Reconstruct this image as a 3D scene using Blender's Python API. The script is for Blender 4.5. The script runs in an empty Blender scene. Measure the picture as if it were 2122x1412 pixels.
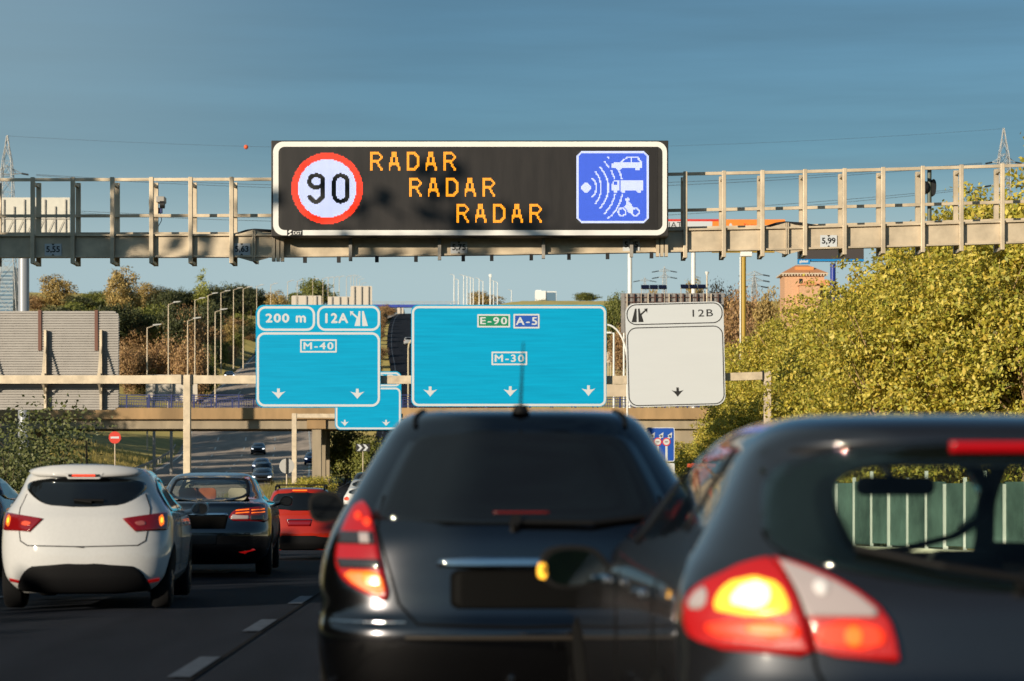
import bpy, bmesh, math, random
import numpy as np
from mathutils import Vector, Matrix
R = math.radians
SC = bpy.context.scene
COL = SC.collection
# ------------------------------------------------------------------ camera, sky, sun, exposure
F, CX, HY, EYE = 5000.0, 1061.0, 995.0, 1.27        # focal length in photo pixels, axis column, horizon row, eye height
cam_d = bpy.data.cameras.new("camera"); cam = bpy.data.objects.new("camera", cam_d); COL.objects.link(cam)
cam.location = (0, 0, EYE); cam.rotation_euler = (R(90), 0, 0)
cam_d.sensor_width = 36.0; cam_d.lens = F/2122*36; cam_d.shift_y = (HY-706)/2122
cam_d.clip_start = 0.1; cam_d.clip_end = 6000
cam_d.dof.use_dof = True; cam_d.dof.focus_distance = 58.0; cam_d.dof.aperture_fstop = 2.9
SC.camera = cam
SUN_AZ, SUN_EL = 218.0, 12.0
w = bpy.data.worlds.new("World"); SC.world = w; w.use_nodes = True
nt = w.node_tree; nt.nodes.clear()
def wn(t, **k):
    n = nt.nodes.new(t)
    for a, b in k.items(): setattr(n, a, b)
    return n
sky = wn("ShaderNodeTexSky", sky_type='NISHITA', sun_disc=False)
sky.sun_elevation = R(SUN_EL); sky.sun_rotation = R(SUN_AZ); sky.air_density = 1.0; sky.dust_density = 0.6; sky.ozone_density = 2.2
tc = wn("ShaderNodeTexCoord")
mp = wn("ShaderNodeMapping"); mp.inputs['Scale'].default_value = (1.6, 1.0, 22.0); mp.inputs['Rotation'].default_value = (0, R(4), 0)
nz = wn("ShaderNodeTexNoise"); nz.inputs['Scale'].default_value = 2.2; nz.inputs['Detail'].default_value = 5; nz.inputs['Roughness'].default_value = .55
cr = wn("ShaderNodeValToRGB"); cr.color_ramp.elements[0].position = .38; cr.color_ramp.elements[1].position = .72
cr.color_ramp.elements[0].color = (.0, .0, .0, 1); cr.color_ramp.elements[1].color = (.5, .5, .5, 1)
mx = wn("ShaderNodeMix", data_type='RGBA'); mx.inputs['B'].default_value = (1.7, 2.5, 3.1, 1)   # thin stratus veil
bg = wn("ShaderNodeBackground"); bg.inputs['Strength'].default_value = 0.085
out = wn("ShaderNodeOutputWorld")
L = nt.links.new
L(tc.outputs['Generated'], mp.inputs['Vector']); L(mp.outputs[0], nz.inputs['Vector']); L(nz.outputs['Fac'], cr.inputs[0])
sx = wn("ShaderNodeSeparateXYZ"); L(tc.outputs['Generated'], sx.inputs[0])
mr = wn("ShaderNodeMapRange"); mr.interpolation_type = 'SMOOTHSTEP'; mr.inputs['From Min'].default_value = .082; mr.inputs['From Max'].default_value = .138; mr.inputs['To Min'].default_value = 1; mr.inputs['To Max'].default_value = 0   # paler air low over the horizon
L(sx.outputs['Z'], mr.inputs['Value'])
mh = wn("ShaderNodeMix", data_type='RGBA'); mh.inputs['B'].default_value = (3.5, 4.6, 4.85, 1)
L(mr.outputs[0], mh.inputs['Factor']); ml = wn("ShaderNodeMix", data_type='RGBA', blend_type='MULTIPLY'); ml.inputs['Factor'].default_value = 1; ml.inputs['B'].default_value = (.43, .585, .65, 1); L(mx.outputs['Result'], ml.inputs['A']); L(ml.outputs['Result'], mh.inputs['A'])
L(cr.outputs[0], mx.inputs['Factor']); L(sky.outputs[0], mx.inputs['A']); m2 = wn("ShaderNodeMapRange", interpolation_type='SMOOTHSTEP'); m2.inputs['From Min'].default_value = -.23; m2.inputs['From Max'].default_value = -.02; m2.inputs['To Min'].default_value = .42; m2.inputs['To Max'].default_value = 0   # brighter haze to the left
L(sx.outputs['X'], m2.inputs['Value'])
m3 = wn("ShaderNodeMix", data_type='RGBA'); m3.inputs['B'].default_value = (2.9, 3.9, 4.3, 1); L(m2.outputs[0], m3.inputs['Factor']); L(mh.outputs['Result'], m3.inputs['A']); L(m3.outputs['Result'], bg.inputs[0]); L(bg.outputs[0], out.inputs[0])
sl = bpy.data.lights.new("sun", 'SUN'); sl.energy = 3.7; sl.angle = R(0.5); sl.color = (1.0, .86, .66)
so = bpy.data.objects.new("sun", sl); COL.objects.link(so)
sdir = Vector((math.sin(R(SUN_AZ))*math.cos(R(SUN_EL)), math.cos(R(SUN_AZ))*math.cos(R(SUN_EL)), math.sin(R(SUN_EL))))
so.rotation_euler = (-sdir).to_track_quat('-Z', 'Y').to_euler(); so.location = (0, 0, 60)
SC.view_settings.view_transform = 'Standard'; SC.view_settings.look = 'None'; SC.view_settings.exposure = 0.5; SC.view_settings.gamma = 1
SC.render.engine = 'CYCLES'; SC.cycles.use_denoising = True; SC.cycles.max_bounces = 8; SC.cycles.transparent_max_bounces = 12
SC.cycles.caustics_reflective = False; SC.cycles.caustics_refractive = False

# ------------------------------------------------------------------ materials
MATS = {}
def mat(name, col, rough=.6, metal=0., var=.0, scale=4., bump=0., bscale=60., emit=None, es=0., coat=0., spec=.5, stretch=None, isl=None, trans=0., alt=None, thr=(.4, .6)):
    if name in MATS: return MATS[name]
    m = bpy.data.materials.new(name); m.use_nodes = True; t = m.node_tree; b = t.nodes['Principled BSDF']
    c = (*col, 1) if len(col) == 3 else col
    b.inputs['Base Color'].default_value = c; b.inputs['Roughness'].default_value = rough; b.inputs['Metallic'].default_value = metal
    b.inputs['Specular IOR Level'].default_value = spec; b.inputs['Diffuse Roughness'].default_value = 1.0 if rough >= .85 else 0.0; b.inputs['Coat Weight'].default_value = coat; b.inputs['Coat Roughness'].default_value = .04
    last = None
    if var or alt or bump:
        tcn = t.nodes.new("ShaderNodeTexCoord"); mpn = t.nodes.new("ShaderNodeMapping"); t.links.new(tcn.outputs['Object'], mpn.inputs[0])
        if stretch: mpn.inputs['Scale'].default_value = stretch
    if var or alt:
        n = t.nodes.new("ShaderNodeTexNoise"); n.inputs['Scale'].default_value = scale; n.inputs['Detail'].default_value = 6; n.inputs['Roughness'].default_value = .62
        t.links.new(mpn.outputs[0], n.inputs['Vector'])
        r = t.nodes.new("ShaderNodeValToRGB"); r.color_ramp.elements[0].position = thr[0]-.1; r.color_ramp.elements[1].position = thr[1]+.1
        a = alt or tuple(min(1, x*(1+var)) for x in col[:3])
        r.color_ramp.elements[0].color = (*[x*(1-var) for x in col[:3]], 1); r.color_ramp.elements[1].color = (*a, 1)
        t.links.new(n.outputs['Fac'], r.inputs[0]); last = r.outputs[0]
    if isl:
        g = t.nodes.new("ShaderNodeNewGeometry"); r2 = t.nodes.new("ShaderNodeValToRGB")
        els = r2.color_ramp.elements
        while len(els) < len(isl): els.new(.5)
        for i, e in enumerate(els): e.position = i/(len(isl)-1); e.color = (*isl[i], 1)
        t.links.new(g.outputs['Random Per Island'], r2.inputs[0]); last = r2.outputs[0]
    if last: t.links.new(last, b.inputs['Base Color'])
    if bump:
        n2 = t.nodes.new("ShaderNodeTexNoise"); n2.inputs['Scale'].default_value = bscale; n2.inputs['Detail'].default_value = 4
        t.links.new(mpn.outputs[0], n2.inputs['Vector'])
        bp = t.nodes.new("ShaderNodeBump"); bp.inputs['Strength'].default_value = bump; bp.inputs['Distance'].default_value = .02
        t.links.new(n2.outputs['Fac'], bp.inputs['Height']); t.links.new(bp.outputs[0], b.inputs['Normal'])
    if emit: b.inputs['Emission Color'].default_value = (*emit, 1); b.inputs['Emission Strength'].default_value = es
    if trans:
        o = t.nodes['Material Output']; tr = t.nodes.new("ShaderNodeBsdfTranslucent"); ms = t.nodes.new("ShaderNodeMixShader"); ms.inputs[0].default_value = trans
        if last: t.links.new(last, tr.inputs[0])
        else: tr.inputs[0].default_value = c
        t.links.new(b.outputs[0], ms.inputs[1]); t.links.new(tr.outputs[0], ms.inputs[2]); t.links.new(ms.outputs[0], o.inputs[0])
    m.diffuse_color = c
    MATS[name] = m; return m
def glass_mat(name, tint, clear=.75, rough=.02):
    if name in MATS: return MATS[name]
    m = bpy.data.materials.new(name); m.use_nodes = True; t = m.node_tree; b = t.nodes['Principled BSDF']
    b.inputs['Base Color'].default_value = (.01, .012, .012, 1); b.inputs['Roughness'].default_value = rough
    tr = t.nodes.new("ShaderNodeBsdfTransparent"); tr.inputs[0].default_value = (*tint, 1)
    gl = t.nodes.new("ShaderNodeBsdfGlossy"); gl.inputs['Roughness'].default_value = rough
    fr = t.nodes.new("ShaderNodeFresnel"); ge = t.nodes.new("ShaderNodeNewGeometry"); ma = t.nodes.new("ShaderNodeMath"); ma.operation = 'MULTIPLY_ADD'
    ma.inputs[1].default_value = 1/1.5-1.5; ma.inputs[2].default_value = 1.5; t.links.new(ge.outputs['Backfacing'], ma.inputs[0]); t.links.new(ma.outputs[0], fr.inputs[0])   # same pane from either side
    m1 = t.nodes.new("ShaderNodeMixShader"); m2 = t.nodes.new("ShaderNodeMixShader"); m1.inputs[0].default_value = clear
    L = t.links.new
    L(b.outputs[0], m1.inputs[1]); L(tr.outputs[0], m1.inputs[2]); L(fr.outputs[0], m2.inputs[0]); L(m1.outputs[0], m2.inputs[1]); L(gl.outputs[0], m2.inputs[2])
    L(m2.outputs[0], t.nodes['Material Output'].inputs[0]); MATS[name] = m; return m

# ------------------------------------------------------------------ tiny modelling kit
def at(px, py, Y): return Vector(((px-CX)*Y/F, Y, EYE+(HY-py)*Y/F))
class MB:
    def __init__(s): s.v = []; s.f = []; s.sm = []
    def add(s, vs, fs, smooth=False):
        o = len(s.v); s.v += [tuple(v) for v in vs]; s.f += [tuple(i+o for i in f) for f in fs]; s.sm += [smooth]*len(fs); return s
    def box(s, c, d, rot=None):
        x, y, z = d[0]/2, d[1]/2, d[2]/2
        vs = [Vector((a*x, b*y, e*z)) for a in (-1, 1) for b in (-1, 1) for e in (-1, 1)]
        if rot is not None: vs = [rot @ v for v in vs]
        return s.add([v+Vector(c) for v in vs], [(0, 1, 3, 2), (4, 6, 7, 5), (0, 4, 5, 1), (2, 3, 7, 6), (0, 2, 6, 4), (1, 5, 7, 3)])
    def b2(s, p, q): return s.box([(a+b)/2 for a, b in zip(p, q)], [abs(a-b) for a, b in zip(p, q)])
    def beam(s, p, q, wy, hz, vert=True):            # box from p to q; cross-section wy (horizontal) x hz, ends vertical
        p, q = Vector(p), Vector(q); d = (q-p); 
        n = Vector((-d.y, d.x, 0)); n = n.normalized() if n.length > 1e-6 else Vector((0, 1, 0))
        up = Vector((0, 0, 1)) if vert else d.cross(n).normalized()
        a, b = n*wy/2, up*hz/2
        vs = [p-a-b, p+a-b, p+a+b, p-a+b, q-a-b, q+a-b, q+a+b, q-a+b]
        return s.add(vs, [(0, 1, 2, 3), (7, 6, 5, 4), (0, 4, 5, 1), (1, 5, 6, 2), (2, 6, 7, 3), (3, 7, 4, 0)])
    def tube(s, p, q, r, r2=None, n=10, cap=True, smooth=True):
        p, q = Vector(p), Vector(q); r2 = r if r2 is None else r2; d = (q-p).normalized()
        a = d.orthogonal().normalized(); b = d.cross(a)
        vs = []
        for c, rr in ((p, r), (q, r2)):
            for i in range(n): t = 2*math.pi*i/n; vs.append(c+a*(rr*math.cos(t))+b*(rr*math.sin(t)))
        s.add(vs, [(i, (i+1) % n, n+(i+1) % n, n+i) for i in range(n)], smooth)
        if cap: s.add(vs, [tuple(range(n-1, -1, -1)), tuple(range(n, 2*n))])
        return s
    def path(s, pts, r, n=6):
        for a, b in zip(pts[:-1], pts[1:]): s.tube(a, b, r, n=n, cap=False)
        return s
    def prism(s, poly, y0, y1):                     # poly in x,z; extruded along y, robust for concave outlines
        bm = bmesh.new(); A = [bm.verts.new((x, y0, z)) for x, z in poly]; bm.faces.new(A); bm.normal_update()
        bmesh.ops.triangulate(bm, faces=bm.faces[:]); bm.verts.index_update()
        n = len(poly); tri = [tuple(v.index for v in f.verts) for f in bm.faces]; bm.free()
        area = sum(poly[i][0]*poly[(i+1) % n][1]-poly[(i+1) % n][0]*poly[i][1] for i in range(n))
        vs = [(x, y0, z) for x, z in poly]+[(x, y1, z) for x, z in poly]
        side = [(i, (i+1) % n, n+(i+1) % n, n+i) for i in range(n)]
        if area > 0: side = [tuple(reversed(f)) for f in side]
        return s.add(vs, tri+[tuple(n+i for i in reversed(t)) for t in tri]+side)
    def ring(s, outer, inner, y0, y1):
        n = len(outer); vs = [(x, y0, z) for x, z in outer]+[(x, y0, z) for x, z in inner]+[(x, y1, z) for x, z in outer]+[(x, y1, z) for x, z in inner]
        fs = []
        for i in range(n):
            j = (i+1) % n
            fs += [(i, j, n+j, n+i), (2*n+j, 2*n+i, 3*n+i, 3*n+j), (j, i, 2*n+i, 2*n+j), (n+i, n+j, 3*n+j, 3*n+i)]
        return s.add(vs, fs)
    def build(s, name, m, parent=None, loc=None, bevel=0, recalc=True):
        me = bpy.data.meshes.new(name); me.from_pydata(s.v, [], s.f); 
        me.polygons.foreach_set('use_smooth', s.sm)
        if recalc:
            bm = bmesh.new(); bm.from_mesh(me); bmesh.ops.recalc_face_normals(bm, faces=bm.faces[:]); bm.to_mesh(me); bm.free()
        me.materials.append(m); o = bpy.data.objects.new(name, me); COL.objects.link(o)
        if parent: o.parent = parent
        if loc is not None: o.location = loc
        if bevel:
            md = o.modifiers.new("bevel", 'BEVEL'); md.width = bevel; md.segments = 2; md.limit_method = 'ANGLE'
        return o
def tag(o, label=None, cat=None, group=None, kind=None):
    if label: o['label'] = label
    if cat: o['category'] = cat
    if group: o['group'] = group
    if kind: o['kind'] = kind
    return o
def empty(name, loc, label, cat, group=None, rz=0., ry=0.):
    o = bpy.data.objects.new(name, None); COL.objects.link(o); o.location = loc; o.rotation_euler = (0, ry, rz); o.empty_display_size = .2
    return tag(o, label, cat, group)
def copy_tree(o, parent=None):
    c = o.copy(); COL.objects.link(c)
    if parent: c.parent = parent
    for ch in list(o.children): copy_tree(ch, c)
    return c
def rrect(x0, z0, x1, z1, r, n=7):
    pts = []
    for cx, cz, a0 in ((x1-r, z1-r, 0), (x0+r, z1-r, 90), (x0+r, z0+r, 180), (x1-r, z0+r, 270)):
        for i in range(n+1): a = R(a0+90*i/n); pts.append((cx+r*math.cos(a), cz+r*math.sin(a)))
    return pts
def circ(x, z, r, n=28): return [(x+r*math.cos(2*math.pi*i/n), z+r*math.sin(2*math.pi*i/n)) for i in range(n)]
def chaikin(p, it=2):
    for _ in range(it):
        q = []
        for i in range(len(p)):
            a, b = p[i], p[(i+1) % len(p)]
            q += [(a[0]*.75+b[0]*.25, a[1]*.75+b[1]*.25), (a[0]*.25+b[0]*.75, a[1]*.25+b[1]*.75)]
        p = q
    return p
def inpoly(x, y, p):
    c = False; n = len(p); j = n-1
    for i in range(n):
        if (p[i][1] > y) != (p[j][1] > y) and x < (p[j][0]-p[i][0])*(y-p[i][1])/(p[j][1]-p[i][1])+p[i][0]: c = not c
        j = i
    return c
def text(name, s, x0, z0, x1, z1, y, m, parent, bold=.0, depth=.004, spacing=1.0):
    """lettering in the x,z plane facing -y, fitted into the box x0..x1, z0..z1"""
    cu = bpy.data.curves.new(name, 'FONT'); cu.body = s; cu.size = 1; cu.space_character = spacing; cu.resolution_u = 4
    t = bpy.data.objects.new(name, cu); COL.objects.link(t); bpy.context.view_layer.update()
    me = bpy.data.meshes.new_from_object(t.evaluated_get(bpy.context.evaluated_depsgraph_get())); bpy.data.objects.remove(t)
    co = np.zeros(len(me.vertices)*3); me.vertices.foreach_get('co', co); co = co.reshape(-1, 3); lo, hi = co.min(0), co.max(0)
    sx, sz = (x1-x0)/(hi[0]-lo[0]), (z1-z0)/(hi[1]-lo[1])
    n = np.stack([x0+(co[:, 0]-lo[0])*sx, np.full(len(co), y), z0+(co[:, 1]-lo[1])*sz], 1)
    me.vertices.foreach_set('co', n.ravel())
    if bold:
        bm = bmesh.new(); bm.from_mesh(me); geo = bm.verts[:]+bm.edges[:]+bm.faces[:]
        for k, (dx, dz) in enumerate(((1, 0), (-1, 0), (0, 1), (0, -1))):
            d = bmesh.ops.duplicate(bm, geom=geo); bmesh.ops.translate(bm, verts=[v for v in d['geom'] if isinstance(v, bmesh.types.BMVert)], vec=(dx*bold, .0012*(k+1), dz*bold))
        bm.to_mesh(me); bm.free()
    me.update(); me.materials.clear(); me.materials.append(m)
    o = bpy.data.objects.new(name, me); COL.objects.link(o); o.parent = parent
    return o
def pchip(xs, ys):
    xs, ys = np.array(xs, float), np.array(ys, float); h = np.diff(xs); d = np.diff(ys)/h; m = np.zeros(len(xs))
    m[0], m[-1] = d[0], d[-1]
    for i in range(1, len(xs)-1):
        if d[i-1]*d[i] > 0: w1 = 2*h[i]+h[i-1]; w2 = h[i]+2*h[i-1]; m[i] = (w1+w2)/(w1/d[i-1]+w2/d[i])
    def f(x):
        x = min(max(x, xs[0]), xs[-1]); i = min(max(int(np.searchsorted(xs, x))-1, 0), len(xs)-2); t = (x-xs[i])/h[i]
        return ((1+2*t)*(1-t)**2*ys[i]+t*(1-t)**2*h[i]*m[i]+t*t*(3-2*t)*ys[i+1]+t*t*(t-1)*h[i]*m[i+1])
    return f

# ------------------------------------------------------------------ land and roads
prof = pchip([-400, 0, 40, 60, 90, 120, 150, 200, 240, 290, 350, 400, 450, 500, 600, 700, 760, 900, 4000],
             [0, 0, -.15, -.66, -.75, -.5, .1, .8, 2.0, 4.2, 11.5, 18.5, 26, 32, 42, 49.5, 53, 54, 54])
Cx = pchip([-400, 0, 60, 120, 200, 290, 350, 400, 450, 550, 700, 900, 4000], [4, 0, -1.0, -2.6, -5, -7.5, -9, -10.4, -13.5, -18, -22.7, -30, -30])
Ox = pchip([-400, 0, 100, 150, 200, 280, 380, 450, 650, 900, 4000], [-20, -21, -21.5, -21.5, -23.5, -29.5, -36.5, -36.5, -36, -45, -45])
def wob(x, y): return .5*math.sin(x*.31+y*.17)+.3*math.sin(x*.13-y*.41+2)+.25*math.sin(x*.9+y*.23)
def land(X, Y):
    z = prof(Y); l = Ox(Y)-11.5-X; r = X-(Cx(Y)+10.5)
    if l > 0: z += min(l*.2, 4+min(l*.02, 5))*min(1, max(.15, (Y-60)/120)); z += .25*wob(X, Y)*min(1, l/5)
    elif r > 0: z += min(r*.28, 3.4)*min(1, max(.2, (Y-40)/30)); z += .18*wob(X, Y)*min(1, r/4)
    else: z -= .09+min(.5, max(0, Y-270)*.006)
    if Ox(Y)+7.5 < X < Cx(Y)-10.5: z += .25
    return z
ys = np.concatenate([np.arange(-120, 0, 12), np.arange(0, 300, 5), np.arange(300, 800, 10), np.arange(800, 4100, 300)])
xs = np.concatenate([np.arange(-1500, -120, 120), np.arange(-120, 60, 2.5), np.arange(60, 1561, 150)])
g = MB(); nx = len(xs)
g.add([(x, y, land(x, y)) for y in ys for x in xs], [(j*nx+i, j*nx+i+1, (j+1)*nx+i+1, (j+1)*nx+i) for j in range(len(ys)-1) for i in range(nx-1)], True)
tag(g.build("ground", mat("dry_grass", (.46, .35, .11), .95, var=.25, scale=.35, alt=(.17, .17, .05), bump=.6, bscale=3), recalc=False), kind='structure')
def ribbon(name, cf, a, b, y0, y1, dz, m, step=4.):
    q = MB(); Y = list(np.arange(y0, y1+.01, step)); W = max(1, int(abs(b-a)/4)); k = W+1
    vs = [(cf(y)+a+(b-a)*i/W, y, prof(y)+dz) for y in Y for i in range(k)]
    q.add(vs, [(j*k+i, j*k+i+1, (j+1)*k+i+1, (j+1)*k+i) for j in range(len(Y)-1) for i in range(W)], True)
    return tag(q.build(name, m, recalc=False), kind='structure')
ASPH2 = mat("sunlit_asphalt", (.23, .195, .165), .9, var=.25, scale=.8, bump=.2, bscale=60, stretch=(1, .2, 1))  # paler copy of the road asphalt, with the sunlight put into its colour
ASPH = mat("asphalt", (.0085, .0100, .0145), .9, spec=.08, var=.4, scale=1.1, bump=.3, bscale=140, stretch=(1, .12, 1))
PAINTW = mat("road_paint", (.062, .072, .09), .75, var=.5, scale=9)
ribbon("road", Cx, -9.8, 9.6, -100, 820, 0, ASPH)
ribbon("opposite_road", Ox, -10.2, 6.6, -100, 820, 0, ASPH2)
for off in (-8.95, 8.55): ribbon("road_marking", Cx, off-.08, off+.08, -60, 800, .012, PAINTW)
for off in (-9.6, 6.1): ribbon("road_marking", Ox, off-.1, off+.1, -60, 800, .012, mat("sunlit_road_paint", (.6, .58, .52), .7, var=.3, scale=5))
PAINT2 = mat("sunlit_road_paint", (.6, .58, .52), .7, var=.3, scale=5)  # lane paint lightened to carry the sun on the opposite carriageway
def dashes(cf, off, y0, y1, per, ln, wd=.15, m=PAINTW):
    q = MB(); y = y0
    while y < y1:
        a, b = y, y+ln
        q.add([(cf(a)+off-wd/2, a, prof(a)+.013), (cf(a)+off+wd/2, a, prof(a)+.013), (cf(b)+off+wd/2, b, prof(b)+.013), (cf(b)+off-wd/2, b, prof(b)+.013)], [(0, 1, 2, 3)]); y += per
    tag(q.build("road_marking", m, recalc=False), kind='structure')
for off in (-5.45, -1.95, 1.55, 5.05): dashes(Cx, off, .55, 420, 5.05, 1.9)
for off in (-5.8, -2.2, 1.6): dashes(Ox, off, 0, 420, 12, 4, .15, PAINT2)
SEAMT = mat("tar_seam", (.009, .009, .010), .95, spec=.02)
for off in (-1.86, 1.64): ribbon("road_seam", Cx, off-.016, off+.016, -20, 120, .008, SEAMT)
q = MB()                                            # straight-ahead arrow heads painted on the lane
for X, Y in ((-4.7, 35.6), (-4.15, 36.2)):
    q.add([(X-.55, Y, prof(Y)+.014), (X+.55, Y+.1, prof(Y)+.014), (X, Y+1.6, prof(Y)+.014)], [(0, 1, 2)])
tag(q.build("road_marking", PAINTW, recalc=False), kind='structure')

# ------------------------------------------------------------------ foliage
LEAF = {
 'yellow': mat("yellow_leaves", (.3, .27, .03), .55, isl=[(.10, .10, .014), (.55, .46, .05), (.30, .32, .04), (.80, .67, .14), (.58, .42, .05)], trans=.28),
 'ochre': mat("ochre_leaves", (.16, .1, .03), .6, isl=[(.22, .15, .045), (.50, .36, .12), (.36, .25, .075), (.60, .44, .16)], trans=.15),
 'brown': mat("brown_leaves", (.1, .05, .02), .6, isl=[(.18, .10, .05), (.42, .25, .11), (.30, .17, .07), (.50, .32, .13)], trans=.1),
 'pine': mat("pine_needles", (.03, .04, .015), .6, isl=[(.025, .036, .012), (.075, .085, .025), (.045, .058, .018), (.13, .13, .04)], trans=.05),
 'green': mat("green_leaves", (.08, .1, .02), .55, isl=[(.10, .13, .025), (.22, .23, .05), (.16, .18, .035), (.28, .27, .06)], trans=.2),
 'lime': mat("lime_leaves", (.2, .22, .04), .55, isl=[(.24, .27, .05), (.42, .42, .10), (.32, .34, .06), (.5, .48, .14)], trans=.25),
 'bush': mat("bush_leaves", (.12, .14, .04), .55, isl=[(.06, .085, .02), (.17, .18, .06), (.11, .13, .035), (.22, .23, .09)], trans=.2),
}
BARK = mat("bark", (.12, .085, .055), .9, var=.35, scale=6, stretch=(6, 6, 1))
TWIG = mat("pale_twigs", (.40, .27, .14), .9, var=.3, scale=6)
def leaf_mesh(name, seed, rad, cz, nclump, per, leaf, clump, m, shape='round', hollow=.35, droop=0.):
    rg = np.random.default_rng(seed); d = rg.normal(size=(nclump, 3)); d /= np.linalg.norm(d, axis=1)[:, None]
    r = (hollow+(1-hollow)*rg.random(nclump)**.6)
    lump = 1+.22*np.sin(d[:, 0]*4+seed)+.16*np.sin(d[:, 2]*6+d[:, 1]*5+seed*2)
    if shape == 'cone': k = (d[:, 2]+1)/2; lump *= 1.15-.85*k
    if shape == 'spire': lump *= .75+.4*rg.random(nclump)
    if shape == 'flat': lump *= np.where(d[:, 2] < 0, .7, 1.)
    c = d*r[:, None]*lump[:, None]*np.array(rad); c[:, 2] += cz
    p = np.repeat(c, per, 0)+rg.normal(size=(nclump*per, 3))*clump*np.array([1, 1, .75])
    n = len(p); dn = d.copy(); dn[:, 2] = np.abs(dn[:, 2])*.6+.1; nr = rg.normal(size=(n, 3))*.75+np.repeat(dn, per, 0)*.75; nr /= np.linalg.norm(nr, axis=1)[:, None]
    a = np.cross(nr, rg.normal(size=(n, 3))); a /= np.linalg.norm(a, axis=1)[:, None]; b = np.cross(nr, a)
    s = leaf*(.6+.8*rg.random(n))[:, None]
    v = np.empty((n, 4, 3)); v[:, 0] = p-a*s*.55; v[:, 1] = p+b*s*.33+nr*s*.06; v[:, 2] = p+a*s*.6; v[:, 3] = p-b*s*.33+nr*s*.06
    me = bpy.data.meshes.new(name); me.vertices.add(n*4); me.vertices.foreach_set('co', v.ravel())
    me.loops.add(n*4); me.loops.foreach_set('vertex_index', np.arange(n*4, dtype=np.int32)); me.polygons.add(n)
    me.polygons.foreach_set('loop_start', np.arange(0, n*4, 4, dtype=np.int32)); me.polygons.foreach_set('loop_total', np.full(n, 4, dtype=np.int32))
    me.update(calc_edges=True); me.materials.append(m); return me
def trunk_mb(seed, h, r, spread, cz, top, nl=9, thin=1.0):
    rd = random.Random(seed); q = MB(); p = Vector((0, 0, -.4)); n = 4
    pts = [p]+[Vector((rd.uniform(-.12, .12)*i, rd.uniform(-.12, .12)*i, h*i/n)) for i in range(1, n+1)]
    for i in range(n): q.tube(pts[i], pts[i+1], r*(1-.18*i), r*(1-.18*(i+1)), n=8)
    for i in range(nl):
        a = 2*math.pi*(i+rd.random()*.6)/nl; b = pts[2].lerp(pts[4], rd.random()*.9); e = Vector((math.cos(a)*spread*rd.uniform(.5, .95), math.sin(a)*spread*rd.uniform(.5, .95), cz+(top-cz)*rd.uniform(-.2, .8)))
        mid = b.lerp(e, .5)+Vector((0, 0, .12*(e-b).length)); q.tube(b, mid, r*.38*thin, r*.24*thin, n=6); q.tube(mid, e, r*.24*thin, r*.06, n=5)
        for _ in range(2):
            e2 = mid.lerp(e, rd.random())+Vector((rd.uniform(-1, 1), rd.uniform(-1, 1), rd.uniform(0, 1)))*spread*.35; q.tube(mid, e2, r*.13*thin, r*.04, n=5)
    return q
def tree_proto(name, seed, kind, H, rx, rz, trunk_h, nclump, per, leaf, clump, shape='round', hollow=.35, bark=None, label='', cat='tree', group=None, limbs=9, ry=None):
    o = empty(name, (0, 0, -500), label, cat, group); cz = H-rz
    trunk_mb(seed, trunk_h, max(.09, H*.021), rx, cz, H, limbs).build("trunk", bark or BARK, o, recalc=False)
    me = leaf_mesh("crown", seed, (rx, ry or rx, rz), cz, nclump, per, leaf, clump, LEAF[kind], shape, hollow)
    c = bpy.data.objects.new("crown", me); COL.objects.link(c); c.parent = o
    return o
USED = set()
def put(proto, X, Y, Z=None, s=1., rz=0., label=None, group=None, sz=None):
    o = proto if proto.name not in USED else copy_tree(proto); USED.add(proto.name)
    o.location = (X, Y, land(X, Y)-.05 if Z is None else Z); o.scale = (s, s, sz or s); o.rotation_euler = (0, 0, rz)
    tag(o, label, None, group); return o
# ------------------------------------------------------------------ sheet metal, concrete, sign materials
GALV = mat("galvanised_steel", (.60, .50, .365), .5, .2, var=.26, scale=1.8, bump=.05, bscale=30)
GALVD = mat("weathered_steel", (.34, .32, .29), .55, .3, var=.2, scale=3)
WHITEP = mat("white_paint", (.8, .8, .77), .5, var=.04, scale=2)
SWHITE = mat("sign_white", (.57, .60, .63), .45, var=.015, scale=1.2, stretch=(.3, 1, 3))
SBLUE = mat("sign_cyan", (.0, .31, .57), .45, spec=.12, var=.08, scale=1.0, stretch=(.35, 1, 9), alt=(.0, .365, .65))
SBLUED = mat("sign_blue", (.01, .08, .42), .4)
SGREEN = mat("sign_green", (.0, .22, .10), .4)
SBLACK = mat("sign_black", (.012, .012, .013), .5)
CREAM = mat("sign_back", (.34, .32, .30), .5, .1, var=.1, scale=1.5)
BLACKM = mat("black_metal", (.012, .012, .013), .5)
CONC = mat("concrete", (.42, .35, .25), .85, var=.2, scale=.7, bump=.2, bscale=12, stretch=(1, 1, .35))
CONCO = mat("stained_concrete", (.45, .30, .15), .85, var=.25, scale=.6, bump=.2, bscale=12, stretch=(1, 1, .3))
BLUEP = mat("blue_paint", (.010, .022, .13), .5)
REDP = mat("red_paint", (.62, .03, .012), .45)
def on(px, py, Y, o): v = at(px, py, Y); return (v.x-o.x, v.z-o.z)        # photo pixel at distance Y -> local x, z of a thing at o

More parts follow.
